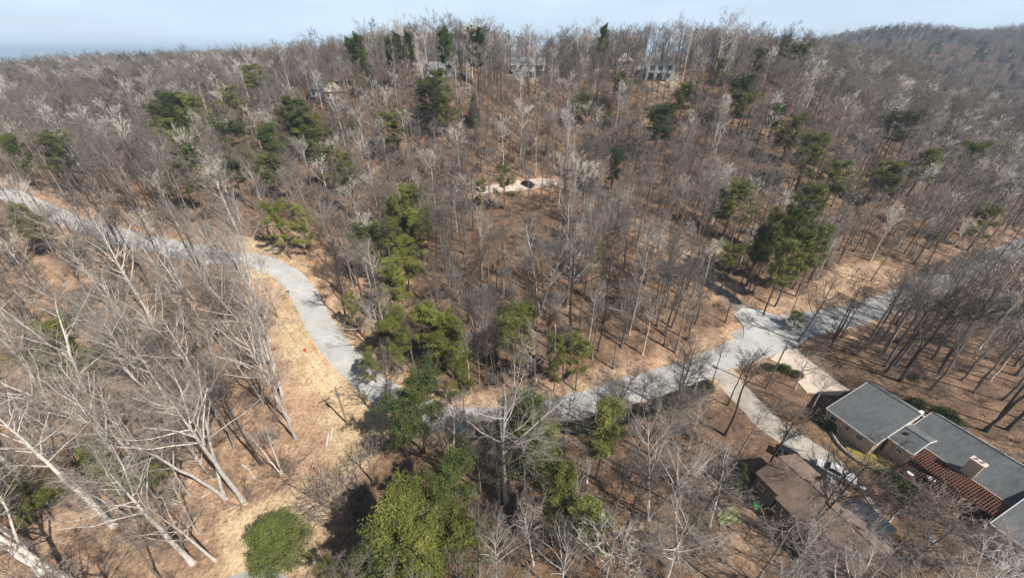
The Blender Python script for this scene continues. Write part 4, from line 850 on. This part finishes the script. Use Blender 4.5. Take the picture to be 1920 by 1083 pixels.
window(t, (2.0,4.3,1.75), .8, .7); window(t, (17.0,1.55,1.6), 1.6, .9); window(t, (21.5,1.55,1.6), 1.6, .9)
for x in (-6.6, -4.4, -2.2): window(t, (x,.85,1.7), 1.0, .9)
for x in (6.2, 11.8): window(t, (x,7.86,1.5), 1.7, 1.6)
ch = MB().box((8.85,7.95,2.7), (1.55,.95,6.6)).build('chimney', M['cream'], t); MB().box((8.85,7.95,6.05), (1.85,1.2,.14)).build('chimney_cap', M['concrete'], ch)
for x in (8.5, 9.2): MB().tube([(x,7.95,6.12),(x,7.95,6.45)], .16, 8).build('flue', M['metal'], ch)
MB().tube([(2.6,5.6,3.6),(2.6,5.6,4.25)], .09, 8).build('vent_pipe', M['metal'], t); MB().box((1.1,6.2,4.2), (.45,.45,.35)).build('roof_vent', M['black'], t)
MB().box((-.25,11.2,5.75), (.5,1.0,.8)).build('roof_box', M['trim'], t)
door = MB().box((3.56,5.6,1.1), (.08,1.0,2.1)).build('door', M['trim'], t); MB().ball((3.64,5.25,1.05), .05, 6, 4).build('handle', M['metal'], door)
gd = MB().box((-8.02,4.6,1.2), (.08,4.4,2.3)).build('garage_door', M['trim'], t)
for k_ in range(3): MB().box((-8.07,4.6,.6+.6*k_), (.03,4.3,.05)).build('door_groove', M['grey'], gd)
# pergola over the terrace
t = thing('pergola', 'reddish brown slatted pergola over the deck below the grey roof', 'pergola', (HO.x, HO.y, 0), HR)
for k_ in range(31): MB().box((4.0+k_*.335,5.2,2.95), (.07,4.5,.16)).build('rafter', M['redwood'], t)
for k_ in range(7): MB().box((9.0,3.25+k_*.66,3.06), (10.6,.07,.06)).build('batten', M['redwood'], t)
for y in (3.1, 7.15): MB().box((9.0,y,2.74), (10.7,.12,.24)).build('beam', M['redwood'], t)
for x in (3.9, 7.3, 10.7, 14.1): MB().box((x,3.1,1.1), (.16,.16,3.1)).build('post', M['redwood'], t)
t = thing('deck', 'reddish wooden deck in slatted shade under the pergola', 'deck', (HO.x, HO.y, 0), HR)
for k_ in range(24): MB().box((9.1,.95+k_*.285,.42), (10.6,.255,.05)).build('plank', M['shaded_deckwood'], t)
for x in (4, 7.5, 11, 14.2): MB().box((x,1.0,.1), (.14,.14,.9)).build('post', M['redwood'], t)
rl = MB().box((9.1,.86,1.3), (10.6,.06,.08)).build('railing', M['redwood'], t)
for k_ in range(27): MB().box((3.95+k_*.4,.86,.86), (.05,.05,.82)).build('baluster', M['redwood'], rl)
def local(x, y, z=0): c_, s_ = math.cos(HR), math.sin(HR); return Vector((HO.x + x*c_ - y*s_, HO.y + x*s_ + y*c_, z))
for i, (x, y, s, m_, lab) in enumerate(((7.0,4.0,.35,'white','round white table on the pergola deck'),(5.2,2.0,.3,'white','small white stool at the pergola deck edge'))):
    q = local(x, y, .45); t = thing('patio_table', lab, 'table', q); MB().tube([(0,0,.68),(0,0,.72)], s*1.5, 14).build('table_top', M[m_], t); MB().tube([(0,0,0),(0,0,.68)], .05, 6).build('leg', M['metal'], t); MB().tube([(0,0,0),(0,0,.03)], s*.7, 10).build('base', M['metal'], t)
wp = [hit(1556,812), hit(1567,829), hit(1582,846), hit(1600,862), hit(1625,876), hit(1645,886)]
mb = MB()
t = thing('retaining_wall', 'low pale stone wall edging the lawn strip of the grey house', 'wall', (0,0,0))
cum = spline(wp, .55)
for i in range(len(cum)-1):
    (x0, y0), (x1, y1) = cum[i], cum[i+1]
    for j in range(2): MB().box(((x0+x1)/2+random.uniform(-.03,.03), (y0+y1)/2, hz(x0,y0)+.14+j*.27), (math.hypot(x1-x0,y1-y0)*random.uniform(.86,.97), .32*random.uniform(.85,1.1), .25), math.atan2(y1-y0, x1-x0)).build('stone', M['stone'], t)
# brown house
t = thing('brown_roofed_house', 'house with stepped brown shingle gable roofs at bottom right', 'house', (HO.x, HO.y, 0), HR)
for (x0, x1, ya, yr, yb, ze, zr) in ((-3.1,.4,-23.5,-19.6,-14.4,3.3,5.4),(.7,3.75,-23.7,-18.7,-15.2,2.6,4.75),(4.05,6.3,-24.2,-18.9,-15.4,2.1,4.2),(6.6,11.3,-25.0,-18.4,-14.4,1.6,3.8)):
    gable(t, x0, x1, ya, yr, yb, ze, zr, M['taupe'], M['brownroof'], M['taupe'], oh=.3, wz=-1.0)
for x in (-2, 2.2, 8, 9.6): window(t, (x,-23.15,1.2), 1.0, .9)
slab_roof(MB(), [(6.2,-19.2,4.35),(8.6,-17.4,3.9),(8.0,-15.4,3.1),(5.6,-16.0,3.3)]).build('porch_roof', M['brownroof'], t)
MB().tube([(1.5,-17.5,4.1),(1.5,-17.5,4.9)], .09, 6).build('vent_pipe', M['metal'], t)
t = thing('panel_canopy', 'dark blue glossy panelled canopy beside the brown roof', 'canopy', (HO.x, HO.y, 0), HR)
for i in range(6):
    for j in range(3): slab_roof(MB(), [(4.6+i*.92,-15.2+j*1.25,1.9+j*.16),(5.48+i*.92,-15.2+j*1.25,1.9+j*.16),(5.48+i*.92,-14.0+j*1.25,2.05+j*.16),(4.6+i*.92,-14.0+j*1.25,2.05+j*.16)], .05).build('panel', M['solar'], t)
fr = MB()
for x in (4.6, 7.3, 10.0):
    fr.tube([(x,-15.2,1.85),(x,-11.4,2.3)], .05, 4).tube([(x,-15.1,-.1),(x,-15.1,1.85)], .05, 4).tube([(x,-11.5,-.1),(x,-11.5,2.28)], .05, 4)
fr.build('frame', M['metal'], t)
t = thing('side_deck', 'grey wooden deck between brown roof and parked pickup', 'deck', (HO.x, HO.y, 0), HR)
for k_ in range(12): MB().box((2.2,-14.6+k_*.28,.75), (3.4,.25,.06)).build('plank', M['darkwood'], t)
for x in (.6, 3.8):
    for y in (-14.5, -11.7): MB().box((x,y,.55), (.12,.12,1.9)).build('post', M['darkwood'], t)
MB().box((2.2,-11.6,1.5), (3.3,.07,.09)).build('railing', M['trim'], t)

# far houses on the ridge
def far_house(name, label, px, w_px, depth, storeys, roofm, wallm, plan, face=0):
    p = hit(*px); dep = project(p.x, p.y, p.z)[2]; W = w_px*dep/FPX; az = math.atan2(p.x, p.y)*-1
    p.x += p.x/p.length*depth*.5; p.y += p.y/p.length*depth*.5
    t = thing(name, label, 'house', (p.x, p.y, p.z), az + face); plan(t, W, depth); return t
def plan_white(t, W, D):
    # lower floor set back under a balcony, upper floor, cross gable
    MB().box((0,1,1.3), (W*.96,D-2,3.6)).build('wall', M['grey'], t); MB().box((0,.6,4.4), (W,D-1.2,2.6)).build('wall', M['white'], t)
    r1 = slab_roof(MB(), [(-W/2-.5,-D/2-.6,5.6),(W/2+.5,-D/2-.6,5.6),(W/2+.5,.5,8.4),(-W/2-.5,.5,8.4)], .25).build('roof', M['farroof'], t)
    slab_roof(MB(), [(-W/2-.5,.504,8.4),(W/2+.5,.504,8.4),(W/2+.5,D/2+.6,5.6),(-W/2-.5,D/2+.6,5.6)], .25).build('roof', M['farroof'], t)
    MB().box((0,-D/2-.68,5.48), (W+1,.14,.26)).build('fascia', M['trim'], r1)
    MB().box((W*.02,-D/2-1.3,3.0), (W*.36,2.6,.25)).build('balcony', M['trim'], t)
    for x in (-.15, .02, .19): MB().box((W*x,-D/2-2.5,1.4), (.22,.22,3.1)).build('post', M['trim'], t)
    MB().box((W*.02,-D/2-2.55,4.0), (W*.36,.1,1.5)).build('balcony_panel', M['white'], t)
    for x in (-.4, -.3, -.2, .3, .42): window(t, (W*x,-D/2+1.18,4.5), 1.3, 1.5)
    for x in (-.35, -.1, .08, .35): window(t, (W*x,-D/2+1.98,1.5), 1.5, 1.7)
    for s in (-1, 1): MB().add([(s*W/2,-D/2+1.1,5.6),(s*W/2,D/2-.4,5.6),(s*W/2,.5,8.2),(s*(W/2-.2),-D/2+1.1,5.6),(s*(W/2-.2),D/2-.4,5.6),(s*(W/2-.2),.5,8.2)], [(0,1,2),(3,5,4),(0,2,5,3),(1,4,5,2)]).build('gable', M['white'], t)
def plan_two(t, W, D):
    MB().box((0,.5,3.0), (W*.62,D-1,6.0)).build('wall', M['white'], t); MB().box((-W*.44,1.2,1.9), (W*.26,D-2.4,3.8)).build('wall', M['grey'], t)
    w2 = W*.62
    for (x0, x1, zr) in ((-w2/2-.4, -.02, 9.0), (.02, w2/2+.4, 9.6)):
        xm = (x0+x1)/2
        r_1 = slab_roof(MB(), [(x0,-D/2-.3,6.0),(xm,-D/2-.3,zr-.9),(xm,D/2+.3,zr-.9),(x0,D/2+.3,6.0)], .25).build('roof', M['farroof'], t)
        slab_roof(MB(), [(xm+.004,-D/2-.3,zr-.9),(x1,-D/2-.3,6.0),(x1,D/2+.3,6.0),(xm+.004,D/2+.3,zr-.9)], .25).build('roof', M['farroof'], t)
        MB().add([(x0+.4,-D/2+.98,5.95),(x1-.4,-D/2+.98,5.95),(xm,-D/2+.98,zr-1.2),(x0+.4,-D/2+1.2,5.95),(x1-.4,-D/2+1.2,5.95),(xm,-D/2+1.2,zr-1.2)], [(0,1,2),(3,5,4),(0,3,4,1),(1,4,5,2),(2,5,3,0)]).build('gable', M['white'], t)
    slab_roof(MB(), [(-W*.58,-D/2+.6,3.9),(-W*.30,-D/2+.6,3.9),(-W*.32,1.0,6.2),(-W*.52,1.0,6.2)], .2).build('roof', M['slate_light'], t)
    MB().box((0,-D/2-.5,3.1), (w2,2.0,.25)).build('balcony', M['trim'], t)
    for x in (-.31, -.1, .1, .31): MB().box((W*x,-D/2-1.35,2.9), (.24,.24,6.0)).build('post', M['trim'], t)
    for x in (-.2, 0, .2):
        window(t, (W*x,-D/2+.98,4.6), 2.0, 1.8); window(t, (W*x,-D/2+.98,1.5), 2.0, 2.0)
def plan_low(t, W, D):
    MB().box((0,0,1.4), (W,D,2.8)).build('wall', M['trim'], t)
    slab_roof(MB(), [(-W/2-.5,-D/2-.5,2.8),(W/2+.5,-D/2-.5,2.8),(W/2-2,0,5.6),(-W/2+2,0,5.6)], .25).build('roof', M['farroof'], t)
    slab_roof(MB(), [(-W/2+2,.004,5.6),(W/2-2,.004,5.6),(W/2+.5,D/2+.5,2.8),(-W/2-.5,D/2+.5,2.8)], .25).build('roof', M['farroof'], t)
    for x in (-.35, -.15, .1, .33): window(t, (W*x,-D/2,1.6), 1.3, 1.4)
def plan_hip(rm):
    def f(t, W, D):
        MB().box((0,0,1.4), (W,D,2.8)).build('wall', M['cream'] if rm == 'tanroof' else M['grey'], t)
        A, B_, C_, D_ = (-W/2-.6,-D/2-.6,2.8), (W/2+.6,-D/2-.6,2.8), (W/2+.6,D/2+.6,2.8), (-W/2-.6,D/2+.6,2.8); e, f_ = (-W*.08,0,6.2), (W*.08,0,6.2)
        MB().add([A,B_,C_,D_,e,f_], [(0,1,5,4),(2,3,4,5),(1,2,5),(3,0,4),(0,3,2,1)]).build('roof', M[rm], t)
        for x in (-.3, 0, .3): window(t, (W*x,-D/2,1.5), 1.3, 1.3)
    return f
far_house('hilltop_house', 'white-walled hilltop house with grey roof and balcony at top centre', (990,148), 60, 9, 2, None, None, plan_white)
far_house('hilltop_house', 'white double-gabled two-storey house on the ridge, right of centre', (1235,150), 76, 9, 2, None, None, plan_two)
far_house('hilltop_house', 'low pale house with grey roof half hidden behind ridge pines', (830,145), 62, 8, 1, None, None, plan_low)
far_house('hilltop_house', 'small house with blue-grey hip roof among trees, leftmost on the ridge', (600,182), 30, 8, 1, None, None, plan_hip('slate'))
far_house('hilltop_house', 'house with pale tan hip roof next to the blue-grey roof', (628,186), 34, 10, 1, None, None, plan_hip('tanroof'))
far_house('hilltop_garage', 'small cream outbuilding left of the double-gabled ridge house', (1170,128), 26, 6, 1, None, None, plan_hip('tanroof'))

# ------------------------------------------------------------------ vehicles
def car(name, label, cat, p, az, paint, kind='suv', L_=4.8, W_=1.9):
    t = thing(name, label, cat, p, az)
    hw = W_/2; z0, zb = .35, 1.0
    def sect(pts, y_in):  # closed side profile -> solid across the width
        n = len(pts); mb = MB(); mb.add([(x, -hw+y_in(z), z) for x, z in pts] + [(x, hw-y_in(z), z) for x, z in pts], [tuple(range(n)), tuple(range(n, 2*n))[::-1]] + [(i, i+n, (i+1) % n+n, (i+1) % n) for i in range(n)]); return mb
    f, r = L_/2, -L_/2
    body = [(r,z0),(f,z0),(f+.05,.6),(f-.05,.85),(f-1.25,zb+.02),(r+.1,zb+.05),(r-.03,.7)]
    b = sect(body, lambda z: .04 if z > .8 else 0).build('body', paint, t, bevel=.07)
    if kind == 'pickup':
        cab = [(f-1.2,zb),(f-1.75,1.62),(f-2.0,1.72),(f-3.0,1.72),(f-3.25,1.55),(f-3.35,zb)]
    elif kind == 'van': cab = [(f-.5,zb),(f-1.2,1.75),(f-1.5,1.95),(r+.15,1.95),(r+.05,zb)]
    else: cab = [(f-1.15,zb),(f-1.85,1.55),(f-2.15,1.66),(r+.75,1.66),(r+.25,zb)]
    gl = sect([(x, z-.06 if z > 1.4 else z-.02) for x, z in cab], lambda z: .10 + (z-1.0)*.22).build('windows', M['glass'], t, bevel=.03)
    xs_ = [x for x, z in cab if z > 1.5]; zt = max(z for x, z in cab)
    MB().box(((min(xs_)+max(xs_))/2, 0, zt-.0), (max(xs_)-min(xs_)+.1, W_-.48, .09)).build('roof', paint, t, bevel=.04)
    for s in (-1, 1):
        pl_ = MB()
        for (xa, za), (xb, zb2) in ((cab[0], cab[1]), (cab[-1], cab[-2])): pl_.tube([(xa, s*(hw-.12), za), (xb, s*(hw-.25), zb2+.0)], .04, 4)
        pl_.build('pillar', paint, t)
    if kind == 'pickup':
        MB().box((r+.95,0,zb+.16), (1.75,W_-.12,.26)).build('bed_cover', paint, t, bevel=.05)
    MB().box((f-.02,0,.55), (.18,W_-.1,.22)).build('bumper', M['metal'], t, bevel=.03); MB().box((r+.0,0,.55), (.18,W_-.1,.22)).build('bumper', M['metal'], t, bevel=.03)
    for s in (-1, 1):
        MB().box((f-.02,s*(hw-.28),.78), (.1,.34,.16)).build('headlight', M['lamp_glass'], t); MB().box((r+.0,s*(hw-.2),.82), (.1,.2,.22)).build('tail_light', M['red'], t)
        MB().box((f-1.6,s*(hw+.08),1.08), (.14,.16,.12)).build('mirror', paint, t)
        for x in (f-.95, r+.95):
            w_ = MB().tube([(x,s*(hw-.24),.34),(x,s*(hw+.01),.34)], .34, 16).build('wheel', M['black'], t); MB().tube([(x,s*(hw+.0),.34),(x,s*(hw+.025),.34)], .2, 10).build('rim', M['metal'], w_)
    return t
def lp(x, y): q = local(x, y); q.z = hz(q.x, q.y) + .09; return q
car('pickup_truck', 'white pickup truck with covered bed parked beside the brown house', 'pickup truck', lp(.3,-8.2), HR + R(26)+math.pi, M['white'], 'pickup', 5.4, 2.0)
car('parked_car', 'black car under branches at the top corner of the brown roof', 'car', lp(-4.6,-12.3), HR + R(25), M['blackpaint'], 'suv')
car('parked_car', 'dark car squeezed between white pickup and brown roof', 'car', lp(-1.2,-11.4), HR + R(22), M['blackpaint'], 'suv')
q = hit(990, 350); q.z += .25; car('parked_car', 'dark car parked on the pale driveway in the central wood', 'car', q, R(-35), M['blackpaint'], 'suv', 5.0, 2.1)
x0, y0 = on_z(186, 1135, hz(-43, 24)); car('parked_van', 'white van roof under branches in the bottom left corner', 'van', Vector((x0, y0, hz(x0, y0))), R(140), M['white'], 'van', 5.2, 2.1)

# ------------------------------------------------------------------ garden things by the brown house
q = hit(1414, 955); t = thing('play_slide', 'green and yellow plastic play slide on bare dirt', 'play slide', q, R(-20))
MB().box((0,0,1.25), (.95,.95,.12)).build('roof_panel', M['green'], t, bevel=.03)
for x in (-.4, .4):
    for y in (-.4, .4): MB().box((x,y,.6), (.09,.09,1.25)).build('post', M['green'], t)
MB().box((0,0,.75), (.85,.85,.07)).build('platform', M['yellow'], t)
sl = MB(); sl.add([(.45,-.25,.8),(.45,.25,.8),(1.6,.25,.1),(1.6,-.25,.1),(.45,-.25,.74),(.45,.25,.74),(1.6,.25,.04),(1.6,-.25,.04)], [(0,3,2,1),(4,5,6,7),(0,1,5,4),(1,2,6,5),(2,3,7,6),(3,0,4,7)])
for s in (-.27, .27): sl.tube([(.45,s,.88),(1.6,s,.16)], .04, 5)
sl.build('slide', M['yellow'], t)
q = hit(1424, 950); t = thing('toy_car', 'small yellow ride-on toy beside the play slide', 'toy', q, .4); MB().box((0,0,.28), (.8,.4,.25)).box((-.1,0,.5), (.35,.34,.2)).build('body', M['yellow'], t, bevel=.05)
for x in (-.25, .25):
    for y in (-.22, .22): MB().tube([(x,y-.03,.13),(x,y+.03,.13)], .13, 10).build('wheel', M['black'], t)
# crumpled tarp
g_ = np.random.default_rng(5); tp = hit(1366, 968); nx2 = 16; V = []; F = []
for j in range(nx2):
    for i in range(nx2):
        a, b = i/(nx2-1)-.5, j/(nx2-1)-.5; x = tp.x + a*3.6*(1-.35*b) + .15*math.sin(b*14); y = tp.y + b*2.3 + a*.8; V.append((x, y, hz(x, y) + .06 + .16*abs(math.sin(a*13+b*5)*math.cos(b*11-a*6)) + g_.random()*.05))
for j in range(nx2-1):
    for i in range(nx2-1): a = j*nx2+i; F.append((a, a+1, a+nx2+1, a+nx2))
me = bpy.data.meshes.new('crumpled_tarp'); me.from_pydata(V, [], F); me.materials.append(M['tarp']); o = link('crumpled_tarp', me); md = o.modifiers.new('thick', 'SOLIDIFY'); md.thickness = .02; tag(o, 'crumpled lime yellow tarp lying on the dirt yard', 'tarp')
q = hit(1352, 950); t = thing('fire_pit', 'dark ring-shaped fire pit beside the lime tarp', 'fire pit', q)
for k_ in range(12): a = k_*math.pi/6; MB().box((.85*math.cos(a), .85*math.sin(a), .15), (.3,.4,.3), a).build('stone', M['stone'] if k_ % 3 else M['black'], t)
MB().tube([(0,0,.0),(0,0,.04)], .7, 14).build('ash_bed', M['black'], t)
qa, qb = hit(1622, 930), hit(1632, 944); d_ = (qb-qa).normalized(); t = thing('ladder', 'white ladder lying on the ground past the pickup', 'ladder', qa + Vector((0,0,.12)), math.atan2(d_.y, d_.x))
for s in (-.22, .22): MB().box((1.3,s,.0), (2.9,.06,.09)).build('rail', M['white'], t)
for k_ in range(9): MB().tube([(.05+k_*.32,-.22,0),(.05+k_*.32,.22,0)], .03, 5).build('rung', M['white'], t)
q = hit(1612, 920); t = thing('storage_bin', 'pale blue bin standing beside the white ladder', 'bin', q); MB().tube([(0,0,0),(0,0,.75)], .28, 10, .36).build('tub', M['paleblue'], t, bevel=0); MB().tube([(0,0,.75),(0,0,.82)], .4, 10).build('lid', M['paleblue'], t)
qa, qb = hit(1731, 1004), hit(1758, 1024); d_ = (qb-qa); L_ = d_.length; t = thing('canoe', 'pale blue and white canoe lying in the brush at bottom right', 'canoe', (qa+qb)/2 + Vector((0,0,.3)), math.atan2(d_.y, d_.x))
def hull(r0, zo, m_, nm):
    V = []; F = []; n = 14; k2 = 9
    for i in range(n+1):
        s = i/n*2-1; w_ = r0*(1-abs(s)**2.4); 
        for j in range(k2): a = math.pi*j/(k2-1); V.append((s*L_/2*(.99 if nm != 'hull' else 1), w_*math.cos(a), zo + w_*.8*math.sin(a) + .12*s*s))
    for i in range(n):
        for j in range(k2-1): a = i*k2+j; F.append((a, a+1, a+k2+1, a+k2))
    me = bpy.data.meshes.new(nm); me.from_pydata(V, [], F); me.materials.append(m_); o = link(nm, me, t); md = o.modifiers.new('t', 'SOLIDIFY'); md.thickness = .03
hull(.45, -.15, M['paleblue'], 'hull'); MB().box((0,0,.22), (L_*.8,.06,.06)).build('keel_strip', M['white'], t)
q = hit(1838, 990); t = thing('rain_barrel', 'blue plastic barrel in the shade of the grey house wing', 'barrel', q); mb = MB().tube([(0,0,0),(0,0,.3),(0,0,.6),(0,0,.95)], .36, 14); mb.build('drum', M['blue'], t); MB().tube([(0,0,.3),(0,0,.34)], .385, 14).tube([(0,0,.62),(0,0,.66)], .385, 14).build('hoop', M['blue'], t); MB().tube([(0,0,.95),(0,0,1.0)], .33, 14).build('lid', M['paleblue'], t)
for (a, b, m_, lab, nm, cat) in ((221,845,'orange','orange tub discarded in the green thicket','plastic_tub','tub'),(210,838,'white','white bucket left in the green thicket','bucket','bucket'),(246,869,'white','white tub lower in the green thicket','plastic_tub','tub')):
    q = hit(a, b); q.z += .9; t = thing(nm, lab, cat, q); MB().tube([(0,0,-.9),(0,0,.5)], .32, 10, .42).build('shell', M[m_], t); MB().tube([(0,0,.5),(0,0,.56)], .46, 10).build('rim', M[m_], t)

# ------------------------------------------------------------------ air: even haze over the whole place
_gx0, _gx1, _gy0, _gy1 = ax[0]-20, ax[-1]+20, ay[0]-20, ay[-1]+20; _zb = float(Zg.min())-1; _zt = max(135.0, float(Zg.max())+32)
hb = MB().box(((_gx0+_gx1)/2, (_gy0+_gy1)/2, (_zb+_zt)/2), (_gx1-_gx0, _gy1-_gy0, _zt-_zb)).mesh('haze', M['white']); hb.materials.clear(); hm = bpy.data.materials.new('haze'); hm.use_nodes = True; ht = hm.node_tree; ht.nodes.clear()
pv = ht.nodes.new('ShaderNodeVolumePrincipled'); pv.inputs['Color'].default_value = (.62, .80, 1.0, 1); pv.inputs['Density'].default_value = .00021; ho = ht.nodes.new('ShaderNodeOutputMaterial'); ht.links.new(pv.outputs[0], ho.inputs['Volume'])
hb.materials.append(hm); tag(link('haze', hb), 'thin bluish haze in the air over the hills', 'haze', kind='stuff')
